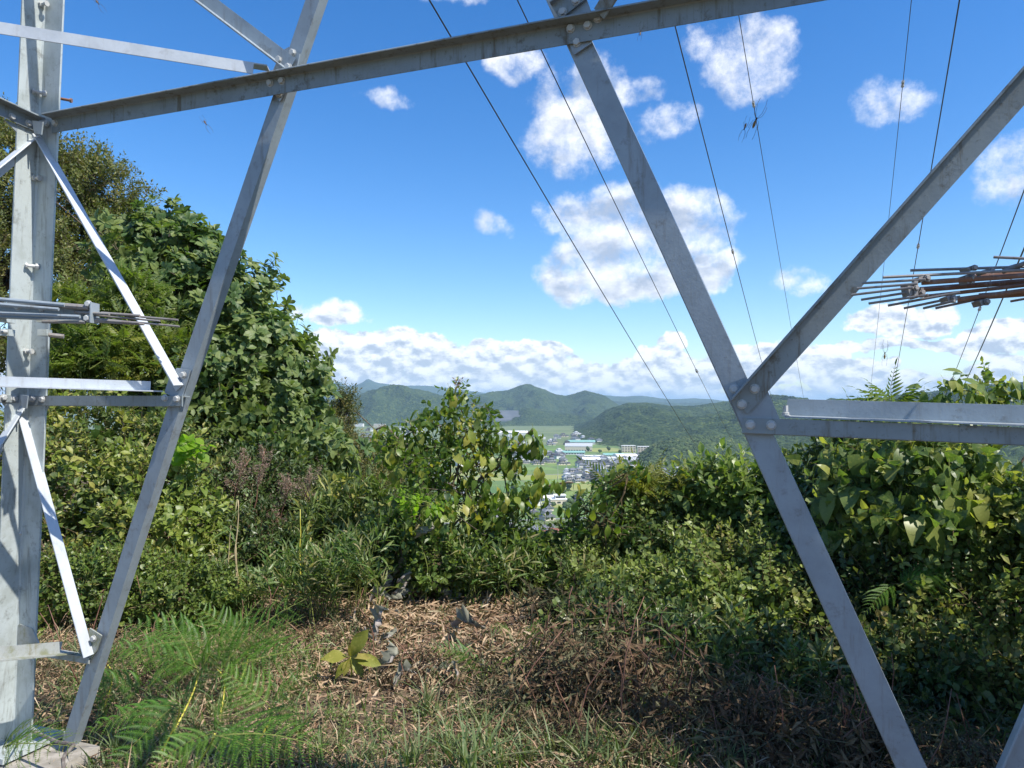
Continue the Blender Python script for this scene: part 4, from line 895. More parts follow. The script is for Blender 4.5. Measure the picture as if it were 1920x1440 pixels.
def E(px, py, Y, rx, ry, rd): c = at(px, py, Y); return (c, np.array([rx * Y / FPX, rd, ry * Y / FPX]))
def crown_pts(ells, n, shell=.55, wob=.18, front=0.0):
    w = np.array([(e[1][0] * e[1][1] * e[1][2]) ** .6 for e in ells]); w /= w.sum(); k = rng.choice(len(ells), n, p=w)
    C = np.array([e[0] for e in ells])[k]; R = np.array([e[1] for e in ells])[k]; d = unit(rng.normal(0, 1, (n, 3)))
    if front: d[:, 1] = np.where(rng.random(n) < front, -np.abs(d[:, 1]), d[:, 1])
    r = shell + (1 - shell) * rng.random(n) ** .6
    wb = 1 + wob * (np.sin(d[:, 0] * 5 + k * 2.1) * np.cos(d[:, 2] * 6 + k) + .6 * np.sin(d[:, 1] * 9 + d[:, 0] * 7 + k * 3))
    P = C + d * R * (r * wb)[:, None]; keep = np.ones(n, bool)
    for j, e in enumerate(ells):
        q = (((P - e[0]) / e[1]) ** 2).sum(1) ** .5; keep &= ~((q < shell * .85) & (k != j))
    P, d, R = P[keep], d[keep], R[keep]; return P, unit(d / R)
def ground_of(ells, x=None, y=None):
    c = np.mean([e[0] for e in ells], 0); x = c[0] if x is None else x; y = c[1] if y is None else y; return np.array([x, y, float(hz(x, y))])
def limb(name, a, b, r0, r1, m, parent, base, bow=.12, seg=6, n=7):
    a, b = np.asarray(a, float), np.asarray(b, float); L = np.linalg.norm(b - a); s_ = rng.normal(0, bow * L * .5, 3); t = np.linspace(0, 1, n)[:, None]
    P = a + (b - a) * t + s_ * np.sin(t * pi) + rng.normal(0, L * .012, (n, 3)) * np.sin(t * pi) + np.array([0, 0, 1]) * L * .08 * np.sin(t * pi)
    A = Acc(); tube(A, P, np.linspace(r0, r1, n), seg); A.obj(name, m, parent, base, True); return P
def plant(name, label, cat, ells, shoots, n, size, fm, bark=None, up=.45, shell=.55, trunk=.03, limbs=4, jit=.35, base=None, group=None, leaves=None, front=.5, wob=.18, droopy=0.0, twigs=26, lname='leaf'):
    base = ground_of(ells) if base is None else np.asarray(base, float); rt = root(name, base, label, cat, group); bark = bark or B_bark
    P, O = crown_pts(ells, n, shell, wob, front); A = Acc(); Z = unit(O * (1 - up) + np.array([0, 0, 1.]) * up + rng.normal(0, jit, O.shape) - np.array([0, 0, 1.]) * droopy)
    Mx = zframes(Z); sc = rng.uniform(size[0], size[1], len(P)); kk = rng.integers(0, len(shoots), len(P)); clump = vnoise(P[:, 0] * 3.1 + 9, P[:, 2] * 3.1 + P[:, 1] * 2, 5)
    for k, T in enumerate(shoots):
        q = kk == k; A.inst(T, Mx[q] * sc[q][:, None, None], P[q] - Z[q] * sc[q][:, None] * .5, (clump[q] * .55 + rng.random(q.sum()) * .45) * .74)
    # fine twigs leading into the crown
    for i in rng.choice(len(P), min(twigs, len(P)), replace=False):
        c = ells[rng.integers(0, len(ells))][0]; a = c + (P[i] - c) * .1; mid_ = (a + P[i]) / 2 + rng.normal(0, .06, 3) * np.linalg.norm(P[i] - a); tube(A, [a, mid_, P[i]], [.006 * size[1] * 5, .004 * size[1] * 5, .002 * size[1] * 5], 4, 1, .5, False)
    o_ = A.obj('foliage', [fm, bark], rt, base); o_['kind'] = 'stuff'
    if trunk:
        es = sorted(ells, key=lambda e: -e[1].prod())[:max(1, limbs)]; c0 = es[0][0]; tp = base + (c0 - base) * .6; limb('trunk', base - [0, 0, .15], tp, trunk, trunk * .7, bark, rt, base)
        for e in es: limb('branch', tp, e[0] + [0, 0, e[1][2] * .4], trunk * .6, trunk * .15, bark, rt, base)
    if leaves: own_leaves(rt, base, ells, *leaves, name=lname)
    return rt
def own_leaves(rt, base, ells, T, size, n, fm, droop=.5, near=1.0, wob=.18, name='leaf', r_in=.92, mats2=None):
    """large leaves that can be picked out one by one: an object each, sharing three meshes"""
    vs = []
    for k in range(3):
        A = Acc(); V, F, M_, R_ = T; V = V.copy(); V[:, 2] += (-.16, .0, .12)[k] * V[:, 1] ** 2 + V[:, 0] * (.18, -.1, .05)[k]; A.add(V, F, M_, R_); A.add([(-.012, -.32, .10), (.012, -.32, .10), (.008, 0.02, 0), (-.008, 0.02, 0)], [(0, 1, 2), (0, 2, 3)], 1, 0)
        vs.append(A.mesh('leaf', mats2 or [fm, B_green], (0, 0, 0), True))
    P, O = crown_pts(ells, int(n * 1.6), r_in, wob, near); P, O = P[:n], O[:n]; n = len(P)
    d = unit(O * [1, 1, .3] * (1 - droop) + rng.normal(0, .30, (n, 3)) + np.array([0, 0, -1.0]) * droop); nrm = O + np.array([.25, -.1, .9]) + rng.normal(0, .25, (n, 3)); M3 = frames(d, nrm)
    for i in range(n):
        s_ = rng.uniform(*size); o_ = bpy.data.objects.new(name, vs[i % 3]); COL.objects.link(o_); o_.parent = rt
        m4 = Matrix([[*(M3[i, r] * s_), (P[i] - base)[r]] for r in range(3)] + [[0, 0, 0, 1]]); o_.matrix_basis = m4
# shoot libraries
SH_small = [shoot(L_small, 11, .26, 62, .12, k) for k in range(4)]
SH_ov = [shoot(L_ov, 9, .38, 65, .1, k + 10) for k in range(4)]
SH_mag = [whorl(L_obov, 8, .95, k) for k in range(4)]
SH_flat = [shoot(L_round, 12, .20, 80, .08, k + 20, dist=True) for k in range(4)]
SH_heart = [shoot(L_heart, 5, .55, 85, .1, k + 30) for k in range(4)]
SH_pin = [star(pinnate(7, .26, .2, seed=k), 6, k) for k in range(3)]
SH_pinl = [star(pinnate(8, .36, .10, seed=k, arch=.5, droop=.6), 6, k) for k in range(3)]
SH_tiny = [shoot(L_small, 18, .17, 60, .05, k + 40, tw=.006) for k in range(4)]
SH_lance = [shoot(L_lance, 7, .75, 50, .25, k + 50, tw=.008) for k in range(4)]
SH_dead = [shoot(leafT([.15], .5, .9), 10, .32, 75, .05, k + 60, tw=.012) for k in range(4)]
FR = [frond(k) for k in range(3)]

# ================================================================== trees and shrubs on the left
plant('broadleaf_tree', 'tall olive green small leaved tree behind the left leg, highest foliage in the picture', 'tree',
      [E(125, 400, 15, 100, 110, 1.4), E(205, 365, 15, 56, 70, 1.1), E(30, 340, 14, 90, 120, 1.3), E(60, 560, 14, 170, 160, 1.5), E(190, 480, 15, 90, 90, 1.2), E(130, 310, 15, 26, 34, .4), E(-120, 400, 14, 160, 200, 2), E(12, 235, 14, 30, 36, .5), E(220, 440, 15, 50, 60, .9), E(250, 500, 14, 50, 60, .9)], SH_tiny + SH_small, 8500, (.28, .48), F_olive, trunk=.16, limbs=6, shell=.6, wob=.28, twigs=60)
plant('magnolia_tree', 'large leaved magnolia like tree with glossy grey green whorled leaves, left of the open sky', 'tree',
      [E(300, 510, 9.4, 70, 88, .8), E(375, 560, 9.2, 85, 105, .9), E(435, 630, 9, 90, 115, .9), E(500, 700, 8.8, 85, 105, .8), E(330, 690, 9, 110, 120, .8), E(470, 780, 8.8, 105, 90, .8), E(560, 790, 8.7, 62, 75, .6), E(295, 445, 9.6, 40, 42, .5), E(372, 475, 9.5, 36, 40, .4), E(600, 860, 9, 60, 60, .6)],
      SH_mag, 3600, (.10, .155), F_mag, trunk=.09, limbs=7, up=.35, shell=.62, wob=.42, leaves=(L_obov, (.085, .125), 295, F_mag, .25, .9), twigs=60)
plant('hanging_leaf_tree', 'dull green tree with rows of hanging leaves under the magnolia like one', 'tree',
      [E(400, 700, 8.2, 90, 60, .6), E(350, 780, 8, 90, 60, .5), E(500, 830, 8.2, 90, 60, .5), E(430, 790, 8.3, 80, 60, .5), E(560, 850, 8.1, 60, 50, .4)], SH_ov, 700, (.26, .4), F_mag, trunk=.04, up=.05, droopy=.35, leaves=(L_ov, (.08, .11), 200, F_mag, .8, .95))
plant('compound_leaf_sapling', 'yellow green sapling with feathery compound leaves between leg and first diagonal', 'sapling',
      [E(150, 590, 7.6, 70, 70, .4), E(200, 660, 7.5, 80, 70, .4), E(260, 560, 7.8, 60, 70, .4), E(130, 690, 7.4, 60, 50, .3), E(300, 660, 7.8, 60, 60, .3)], SH_pin, 260, (.18, .30), F_comp, B_green, up=.5, trunk=.03, front=.7, twigs=30)
plant('vine_bush', 'pale yellow green bush with kudzu like leaves beside the lower diagonal on the left', 'bush',
      [E(330, 905, 6.0, 75, 70, .35), E(300, 990, 5.8, 90, 80, .4), E(380, 1000, 6.0, 60, 70, .3), E(250, 900, 6.2, 60, 60, .3)], SH_ov + SH_small, 620, (.15, .26), F_left, B_twig, trunk=.02, leaves=(L_heart, (.06, .11), 90, F_left, .5, .95), front=.8)
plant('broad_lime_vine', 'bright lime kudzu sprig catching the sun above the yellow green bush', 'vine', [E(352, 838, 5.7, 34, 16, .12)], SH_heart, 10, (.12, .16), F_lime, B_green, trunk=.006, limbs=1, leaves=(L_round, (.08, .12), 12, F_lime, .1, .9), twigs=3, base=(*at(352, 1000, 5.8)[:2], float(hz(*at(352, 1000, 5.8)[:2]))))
plant('hedge_bush', 'yellow green bush of small rounded leaves right behind the left leg', 'bush',
      [E(60, 860, 6.2, 120, 90, .5), E(150, 920, 6.0, 90, 110, .4), E(100, 1030, 5.7, 120, 110, .4), E(-120, 900, 5.8, 120, 180, .6), E(170, 800, 6.6, 110, 60, .5), E(330, 830, 7.0, 80, 50, .4)], SH_small + SH_ov, 1500, (.15, .27), F_left, B_twig, trunk=.02, leaves=(L_heart, (.05, .09), 60, F_heart, .5, .95), front=.8)
plant('hedge_bush', 'low dense bush of tiny round yellowish leaves between the two lower struts', 'bush',
      [E(150, 1100, 5.3, 110, 80, .35), E(260, 1100, 5.3, 90, 80, .35), E(340, 1110, 5.3, 80, 60, .3), E(420, 1110, 5.4, 60, 50, .3)], SH_flat + SH_small, 1150, (.12, .22), F_left, B_twig, trunk=.012, leaves=(L_round, (.03, .05), 120, F_left, .3, .95), front=.85)
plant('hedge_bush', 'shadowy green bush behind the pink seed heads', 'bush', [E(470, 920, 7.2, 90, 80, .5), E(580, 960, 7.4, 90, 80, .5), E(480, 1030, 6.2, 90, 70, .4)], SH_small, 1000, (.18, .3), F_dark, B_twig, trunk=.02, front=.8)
plant('evergreen_tree', 'grey green evergreen tree further down the slope, left of the leafy centre shrub', 'tree',
      [E(690, 880, 15, 75, 58, 1.3), E(610, 850, 14, 60, 70, 1), E(755, 905, 15, 60, 60, 1), E(680, 960, 14, 110, 80, 1.2), E(640, 800, 15, 30, 60, .5), E(645, 750, 15, 16, 26, .3)], SH_tiny, 3000, (.30, .45), F_olive, trunk=.12, limbs=5, shell=.6, wob=.22, base=(-3.2, 14.6, float(hz(-3.2, 14.6))))
plant('bush', 'sunlit bush with mixed green and straw coloured leaves left of the centre shrub', 'bush', [E(640, 960, 7.0, 70, 50, .4), E(700, 985, 6.8, 70, 60, .4), E(620, 1030, 6.5, 80, 70, .4), E(540, 1060, 6.3, 70, 60, .35)], SH_ov + SH_lance, 650, (.18, .28), F_left, B_twig, trunk=.02, front=.8)

# pink feathery seed heads
def plume(px, py, Y, h, label, n=7):
    c = at(px, py, Y); b_ = np.array([c[0] - .25, Y + .1, float(hz(c[0] - .25, Y))]); rt = root('seed_head_plant', b_, label, 'wild flower', 'tall plants with dry pink seed heads')
    P = limb('stem', b_, c + [0, 0, h * .3], .008, .003, B_red, rt, b_, .08)
    for k in range(n):
        t = .60 + .38 * k / n; a = P[int(t * 6)]; a = a + (P[min(6, int(t * 6) + 1)] - a) * (t * 6 % 1); d = unit([rng.normal(0, .8), rng.normal(0, .5), 1.1]); L = h * rng.uniform(.35, .75) * (1.25 - t * .5); A = Acc()
        twig(A, [a, a + d * L], [.003, .001]); q = 190; s_ = rng.random(q); pp = a + d * L * (.15 + .9 * s_[:, None]) + rng.normal(0, .018, (q, 3)) * (1.4 - s_[:, None]) * h * 3.3
        A.inst(L_tri, zframes(rng.normal(0, 1, (q, 3))) * rng.uniform(.010, .020, q)[:, None, None], pp, rng.random(q)); A.obj('seed_head', [F_pink, B_red], rt, b_)
for a in ((470, 880, 6.3, .34, 'leftmost dry pink seed heads on a leaning red stem'), (497, 860, 6.5, .30, 'tallest narrow pink seed head rising beside the lower diagonal'), (545, 930, 6.4, .36, 'broad cloud of pink seed heads in the middle of the patch'), (590, 915, 6.6, .33, 'rightmost pink seed heads against the dark bush'), (520, 975, 6.2, .22, 'lowest pink seed heads near the tall dry stems')): plume(*a)

# ================================================================== centre shrub
cb = at(806, 1125, 5.9); cb = np.array([cb[0], 5.9, float(hz(cb[0], 5.9))])
CE = [E(850, 752, 6, 24, 30, .2), E(812, 792, 6, 40, 34, .25), E(890, 796, 6, 44, 36, .3), E(765, 850, 6, 52, 44, .3), E(850, 860, 6, 62, 58, .35), E(940, 850, 6, 38, 30, .2), E(830, 945, 6, 90, 60, .4), E(925, 945, 6, 56, 50, .35), E(850, 1020, 6, 105, 55, .35), E(965, 1010, 6, 60, 46, .3)]
ct = plant('leafy_shrub', 'tall shrub with drooping yellowing leaves and climbing vines in the centre against the hills', 'shrub', CE, SH_ov, 300, (.14, .22), F_ctr, B_bark, trunk=.022, limbs=7, up=.1, droopy=.35, base=cb, leaves=(L_big, (.075, .125), 300, F_ctr, .8, .85), front=.7, twigs=50, wob=.34)
own_leaves(ct, cb, CE[3:], L_heart, (.05, .085), 50, F_heart, .6, .95, name='vine_leaf')
for (pp, el_) in (([(870, 930), (930, 880), (985, 820), (1000, 806)], [E(985, 822, 5.9, 36, 24, .15), E(1003, 832, 5.9, 26, 24, .1), E(965, 870, 5.9, 30, 24, .1)]), ([(880, 990), (960, 960), (1020, 915), (1075, 905)], [E(975, 925, 5.8, 50, 34, .2), E(1015, 905, 5.8, 40, 30, .2), E(1062, 908, 5.8, 26, 18, .1)]), ([(800, 880), (750, 830), (722, 800), (705, 806)], [E(722, 815, 6.1, 32, 24, .15), E(745, 845, 6.1, 34, 26, .15)])):
    for a, b in zip(pp[:-1], pp[1:]): limb('branch', at(*a, 5.9), at(*b, 5.9), .012, .008, B_bark, ct, cb, .04)
    own_leaves(ct, cb, el_, L_big, (.07, .115), 64, F_ctr, .75, .7, r_in=.3)
A = Acc(); r2 = [at(850 + 3 * k, 745 - 9 * k, 6) for k in range(4)]; tube(A, r2, [.006, .005, .004, .003], 5); n = 40
A.inst(L_tri, zframes(rng.normal(0, 1, (n, 3))) * .03, r2[3] + rng.normal(0, .018, (n, 3)), rng.random(n)); A.obj('flower_bud', [B_red, B_red], ct, cb)
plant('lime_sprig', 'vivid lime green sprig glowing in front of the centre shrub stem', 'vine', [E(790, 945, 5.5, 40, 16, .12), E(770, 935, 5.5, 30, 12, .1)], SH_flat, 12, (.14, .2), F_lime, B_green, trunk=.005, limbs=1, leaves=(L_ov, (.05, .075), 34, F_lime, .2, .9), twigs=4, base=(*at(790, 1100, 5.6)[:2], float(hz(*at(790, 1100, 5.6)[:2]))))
plant('vine_bush', 'dark green heart leaved vine covering the foot of the centre shrub', 'vine', [E(740, 1010, 5.9, 60, 55, .3), E(820, 1060, 5.8, 80, 50, .3), E(930, 1040, 5.9, 70, 60, .3), E(690, 1050, 5.9, 50, 60, .3), E(990, 1050, 6.0, 50, 50, .3)], SH_flat + SH_ov, 700, (.13, .22), F_heart, B_twig, trunk=.012, leaves=(L_heart, (.05, .08), 90, F_heart, .6, .95), front=.8)

# ================================================================== hedge on the right
def hedge(label, ells, n, fm=F_hedge, sh=None, size=(.14, .26), leaves=None, **k): return plant('hedge_bush', label, 'bush', ells, sh or (SH_small + SH_flat + SH_flat), int(n * .82), (size[0] * 1.15, size[1] * 1.25), fm, B_twig, trunk=.018, leaves=leaves, front=.8, wob=.30, shell=.66, group='bushes of the hedge on the right', **k)
hedge('bush of fine small leaves at the left end of the hedge, nearest the straw heap', [E(1090, 1050, 6.2, 90, 65, .4), E(1180, 1040, 6.3, 90, 80, .45), E(1120, 1110, 5.9, 110, 70, .4), E(1020, 1070, 6.2, 40, 60, .3)], 1250)
hedge('loose top of the hedge with reddish tips just left of the lower diagonal', [E(1230, 980, 6.4, 100, 70, .4), E(1330, 960, 6.4, 90, 70, .4), E(1290, 1050, 6.1, 120, 80, .45)], 1250)
hedge('bush with mid sized sunlit leaves where the thick power line ends in the hedge', [E(1345, 925, 6.2, 60, 50, .3), E(1400, 945, 6.1, 60, 55, .3), E(1450, 980, 6.0, 55, 60, .3)], 420, F_kud, SH_ov, (.18, .28), (L_big, (.07, .11), 60, F_kud, .6, .9))
hedge('bush bulging forward with layered sprays of small leaves left of the lower diagonal', [E(1360, 1080, 5.5, 130, 80, .45), E(1440, 1140, 5.2, 120, 90, .45), E(1450, 1215, 4.9, 110, 55, .35), E(1290, 1140, 5.3, 120, 70, .45), E(1160, 1120, 5.5, 90, 50, .4)], 2300, leaves=(L_round, (.03, .045), 110, F_hedge, .3, .95))
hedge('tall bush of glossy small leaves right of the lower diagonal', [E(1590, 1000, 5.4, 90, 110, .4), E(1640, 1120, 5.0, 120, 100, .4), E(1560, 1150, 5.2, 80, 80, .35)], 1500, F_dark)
hedge('wide bush of small bright leaves filling the right edge', [E(1800, 1060, 4.9, 140, 110, .45), E(1900, 1180, 4.6, 140, 130, .45), E(1750, 1200, 4.7, 120, 90, .4), E(2050, 1050, 4.6, 120, 200, .5)], 1900, leaves=(L_round, (.03, .045), 120, F_hedge, .3, .95))
hedge('lowest bush on the right with lit sprays above the dark hollow', [E(1640, 1240, 4.5, 120, 60, .4), E(1800, 1280, 4.2, 130, 70, .4), E(1930, 1340, 4.0, 100, 90, .4)], 1500, leaves=(L_round, (.03, .045), 70, F_hedge, .3, .95))
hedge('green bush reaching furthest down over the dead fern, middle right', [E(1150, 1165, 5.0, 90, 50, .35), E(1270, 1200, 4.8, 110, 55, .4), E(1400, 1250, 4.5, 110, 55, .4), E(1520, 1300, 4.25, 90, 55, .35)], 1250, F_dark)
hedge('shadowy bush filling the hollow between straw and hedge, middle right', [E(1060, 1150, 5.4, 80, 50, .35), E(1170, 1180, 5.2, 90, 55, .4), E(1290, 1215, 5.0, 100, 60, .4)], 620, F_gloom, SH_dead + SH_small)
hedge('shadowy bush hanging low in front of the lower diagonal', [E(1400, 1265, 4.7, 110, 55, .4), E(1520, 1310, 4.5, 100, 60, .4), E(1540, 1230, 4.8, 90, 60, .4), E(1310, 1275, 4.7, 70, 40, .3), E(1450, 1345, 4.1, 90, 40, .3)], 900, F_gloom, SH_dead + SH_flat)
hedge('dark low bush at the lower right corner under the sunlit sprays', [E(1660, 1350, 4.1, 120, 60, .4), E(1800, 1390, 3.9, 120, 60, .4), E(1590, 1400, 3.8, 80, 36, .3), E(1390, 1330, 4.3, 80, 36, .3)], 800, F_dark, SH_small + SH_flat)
hedge('unseen bush added to shade the hollow, just outside the right edge', [(np.array([3.7, 3.4, .8]), np.array([.85, .7, .95])), (np.array([4.4, 4.4, .9]), np.array([.9, .9, 1.1])), (np.array([3.3, 2.3, 1.9]), np.array([.75, .7, 1.55])), (np.array([3.5, 1.9, 2.0]), np.array([.7, .7, 1.4])), (np.array([3.25, 3.1, 2.3]), np.array([.62, .5, .95]))], 4800, size=(.16, .30))  # out-of-view foliage, added and raised so its shadow darkens the hollow
hedge('nearest bush added for shade outside the lower right corner', [(np.array([2.9, 2.2, .75]), np.array([.65, .6, 1.0])), (np.array([3.0, 1.4, .8]), np.array([.8, .6, 1.0]))], 1500, size=(.16, .30))  # also out of view, added to keep sun off the hollow
plant('kudzu_shrub', 'shrub under the right beam hung with large pale drooping three pointed leaves', 'shrub',
      [E(1600, 870, 5.2, 70, 50, .35), E(1700, 880, 5.0, 100, 60, .4), E(1790, 870, 5.0, 55, 50, .3), E(1650, 950, 5.0, 110, 60, .4), E(1780, 960, 4.8, 110, 65, .4), E(1880, 960, 4.7, 80, 60, .35)], SH_ov + SH_heart, 620, (.15, .24), F_kud, B_twig, trunk=.02, up=.1, leaves=(L_heart, (.11, .19), 260, F_kud, .75, .95), front=.8, group=None, droopy=.1)
plant('vine_bush', 'dark leafy mass at the left end of the kudzu shrub, under the beam', 'vine', [E(1560, 850, 5.6, 40, 34, .3), E(1545, 920, 5.6, 40, 50, .3), E(1530, 1000, 5.5, 40, 60, .3)], SH_ov, 260, (.16, .24), F_dark, B_twig, trunk=.012, front=.8)
rt = plant('compound_leaf_shrub', 'sprout with arching compound leaves rising over the right beam', 'sapling', [E(1665, 770, 5.6, 60, 40, .25), E(1620, 790, 5.6, 50, 30, .2), E(1720, 785, 5.6, 50, 30, .2)], SH_pinl, 26, (.24, .34), F_comp, B_twig, trunk=.012, limbs=2, up=.8, leaves=None, twigs=5)
def sprays(rt, base, spots, T, fm, name='compound_leaf'):
    A = Acc(); A.add(*T); me = A.mesh('compound_leaf', [fm, B_green])
    for (a, b, Y, s_) in spots:
        p0, p1 = at(*a, Y), at(*b, Y - .1); M3 = frames((p1 - p0)[None], np.array([[0, -.3, 1.]]))[0] * np.linalg.norm(p1 - p0) * s_
        o_ = bpy.data.objects.new(name, me); COL.objects.link(o_); o_.parent = rt; o_.matrix_basis = Matrix([[*M3[r], (p0 - base)[r]] for r in range(3)] + [[0, 0, 0, 1]])
bs = np.array(rt.location)
PL = pinnate(6, .40, .12, .55, .75, 3)
sprays(rt, bs, [((1672, 770), (1590, 745), 5.5, 1), ((1670, 765), (1620, 715), 5.6, 1), ((1672, 765), (1662, 702), 5.7, 1), ((1674, 765), (1712, 712), 5.6, 1), ((1676, 770), (1742, 742), 5.5, 1), ((1670, 775), (1640, 742), 5.3, 1), ((1674, 775), (1700, 738), 5.3, 1), ((1670, 768), (1605, 728), 5.4, .9), ((1672, 768), (1640, 700), 5.6, .9), ((1676, 768), (1690, 700), 5.6, .9), ((1678, 770), (1732, 722), 5.5, .9), ((1640, 790), (1586, 765), 5.4, 1)], PL, F_comp)
plant('bright_sapling', 'thin stemmed sapling with broad translucent green leaves at the right edge above the beam', 'sapling', [E(1800, 730, 5.4, 75, 26, .25), E(1850, 712, 5.4, 55, 20, .2), E(1830, 765, 5.4, 90, 30, .25), E(1890, 745, 5.4, 36, 26, .15), E(1760, 770, 5.4, 60, 24, .2)], SH_ov, 34, (.14, .2), F_kud, B_green, trunk=.010, limbs=4, leaves=(L_big, (.09, .15), 78, F_kud, .35, .8), twigs=10, shell=.3)
plant('compound_leaf_shrub', 'fresh lime and bluish compound leaves topping the hedge left of the power line end', 'shrub', [E(1210, 900, 6.3, 55, 28, .25), E(1290, 905, 6.3, 60, 28, .25), E(1160, 905, 6.3, 26, 22, .15)], SH_pinl + SH_pin, 46, (.20, .30), F_comp, B_green, trunk=.012, limbs=3, up=.5, front=.8)
plant('leafy_sprout', 'sprout with hanging pointed leaves above the hedge right of the white modern house', 'shrub', [E(1180, 880, 5.9, 38, 14, .15), E(1105, 962, 5.9, 55, 30, .2), E(1120, 925, 5.9, 30, 22, .15), E(1140, 985, 5.9, 65, 34, .2)], SH_ov, 34, (.15, .22), F_heart, B_twig, trunk=.008, limbs=3, leaves=(L_big, (.08, .12), 30, F_ctr, .8, .9), up=.1)
plant('leafy_sprout', 'small sprout standing against the hill just right of the lower diagonal', 'shrub', [E(1490, 880, 5.8, 20, 30, .12), E(1480, 845, 5.8, 14, 16, .08), E(1505, 930, 5.8, 24, 24, .12)], SH_ov, 22, (.12, .18), F_kud, B_twig, trunk=.006, limbs=2, leaves=(L_ov, (.06, .09), 20, F_kud, .7, .9))
limb('branch', at(1855, 1010, 4.8), at(1925, 850, 4.7), .012, .007, B_bark, rt, bs, .04)

# ================================================================== undergrowth
def gpt(px, py):                                            # point on the uneven ground under a pixel
    c = on_ground(px, py, 0.0); 
    for _ in range(6): c = on_ground(px, py, float(hz(c[0], c[1])))
    return np.array([c[0], c[1], float(hz(c[0], c[1]))])
# dry leaf litter and straw
n = 150000; x = rng.uniform(-5.0, 4.6, n); y = rng.uniform(2.3, 8.0, n); d_ = fbm(x * 1.3, y * 1.3, 21); keep = rng.random(n) < (1 - .65 * np.clip((x - .2) / .8, 0, 1) * (y > 3.4)) * np.clip(.70 + (d_ - .45) * 2.6 + .6 * np.exp(-((x + .3) ** 2 + (y - 5.0) ** 2) / .8), .30, 1); x, y = x[keep], y[keep]; n = len(x)
P_ = np.stack([x, y, hz(x, y) + rng.uniform(0.0, .06, n) + .05 * np.exp(-((x + .3) ** 2 + (y - 5.0) ** 2) / .5)], 1); A = Acc(); dd = rng.normal(0, 1, (n, 3)) * [1, 1, .30]; nn = np.array([0, 0, 1.]) + rng.normal(0, .5, (n, 3))
Ms = frames(dd, nn) * (rng.uniform(.03, .12, n) * (.68 + .85 * np.exp(-((x + .35) ** 2 / 1.1 + (y - 4.9) ** 2 / .9))))[:, None, None]; q = rng.random(n) < .6; tone = (fbm(x * 2, y * 2, 33) * .4 + rng.random(n) * .6) % 1; tone = tone * (.42 + .58 * np.exp(-((x + .35) ** 2 / 1.6 + (y - 4.8) ** 2 / 1.4)))
A.inst(leafT([.055, .05], .3, .25), Ms[q], P_[q], tone[q]); A.inst(leafT([.11, .10], .5, .7), Ms[~q] * .55, P_[~q], tone[~q])
n = 42000; x = rng.uniform(-4.5, 4.2, n); y = rng.uniform(2.4, 7.2, n); d_ = fbm(x * 1.0 + 3, y * 1.0, 41); keep = rng.random(n) < np.clip((d_ - .38) * 4, .15, 1); x, y = x[keep], y[keep]; n = len(x); P_ = np.stack([x, y, hz(x, y) + rng.uniform(0, .09, n)], 1)
Ms = frames(rng.normal(0, 1, (n, 3)) * [1, 1, .45], np.array([0, 0, 1.]) + rng.normal(0, .5, (n, 3))) * rng.uniform(.07, .20, n)[:, None, None]; A.inst(leafT([.018], .3, .6), Ms, P_, (rng.random(n) * .7 + .1)); tag(A.obj('leaf_litter', [F_straw]), 'dry straw and fallen leaves littering the hilltop', kind='stuff')
# short weeds and grass
n = 60000; x = rng.uniform(-5.0, 4.6, n); y = 2.3 + 4.2 * rng.random(n) ** 1.25; dn = fbm(x * 1.1 + 7, y * 1.1, 22); keep = rng.random(n) < np.clip((dn - .40) * 3.4 + .35 * (y < 3.5), .05, 1) * np.where((np.abs(x + .25) < .8) & (y > 3.9), .35, 1); x, y = x[keep], y[keep]; n = len(x)
A = Acc(); G_ = [grassT(k, .035, (.3, .6, .9)[k]) for k in range(3)]; Mb = bladeframes(n, .35) * rng.uniform(.05, .17, n)[:, None, None]; P_ = np.stack([x, y, hz(x, y) - .005], 1)
for k in range(3): A.inst(G_[k], Mb[k::3], P_[k::3], rng.random(len(P_[k::3])))
n = 10000; x = rng.uniform(-5.0, 4.6, n); y = 2.3 + 4.2 * rng.random(n) ** 1.1; dn = fbm(x * 1.7 + 3, y * 1.7, 29); keep = rng.random(n) < np.clip((dn - .42) * 3.5, .02, .9); x, y = x[keep], y[keep]; n = len(x); P_ = np.stack([x, y, hz(x, y)], 1); Mb = bladeframes(n, .35) * rng.uniform(.05, .12, n)[:, None, None]
for k in range(4): A.inst(SH_small[k], Mb[k::4], P_[k::4], rng.random(len(P_[k::4])))
tag(A.obj('low_weeds', [F_grass, B_green]), 'short grass and weeds growing through the litter', kind='stuff')
# dead brown fern drifts
def drift(label, spots, n, sc=(.12, .24), hh_=.22):
    P, O = [], []
    pts = np.array([gpt(*s_) for s_ in spots]); k = rng.integers(0, len(pts), n); P = pts[k] + rng.normal(0, 1, (n, 3)) * [.20, .16, 0]; h = rng.random(n) ** 1.5 * hh_
    P[:, 2] = hz(P[:, 0], P[:, 1]) + h; base = pts.mean(0); rt = root('dead_fern', base, label, 'dead fern', 'drifts of dead brown fern'); A = Acc(); Z = unit(rng.normal(0, 1, (n, 3)) * [1, 1, .5] + [0, 0, .2]); Mx = zframes(Z) * rng.uniform(*sc, n)[:, None, None]
    for q in range(4): A.inst(SH_dead[q], Mx[q::4], P[q::4], rng.random(len(P[q::4])))
    o_ = A.obj('dead_fronds', [F_dead, F_dead], rt, base); o_['kind'] = 'stuff'
    for _ in range(10):
        i = rng.integers(0, n); a = P[i].copy(); a[2] = hz(a[0], a[1]); limb('dead_stem', a, a + np.array([rng.normal(0, .12), rng.normal(0, .08), rng.uniform(.2, .5)]), .004, .002, B_red, rt, base, .2, 5, 5)
drift('drift of dead brown fern right of the straw heap', [(1060, 1290), (1110, 1320), (1160, 1300), (1020, 1320)], 260)
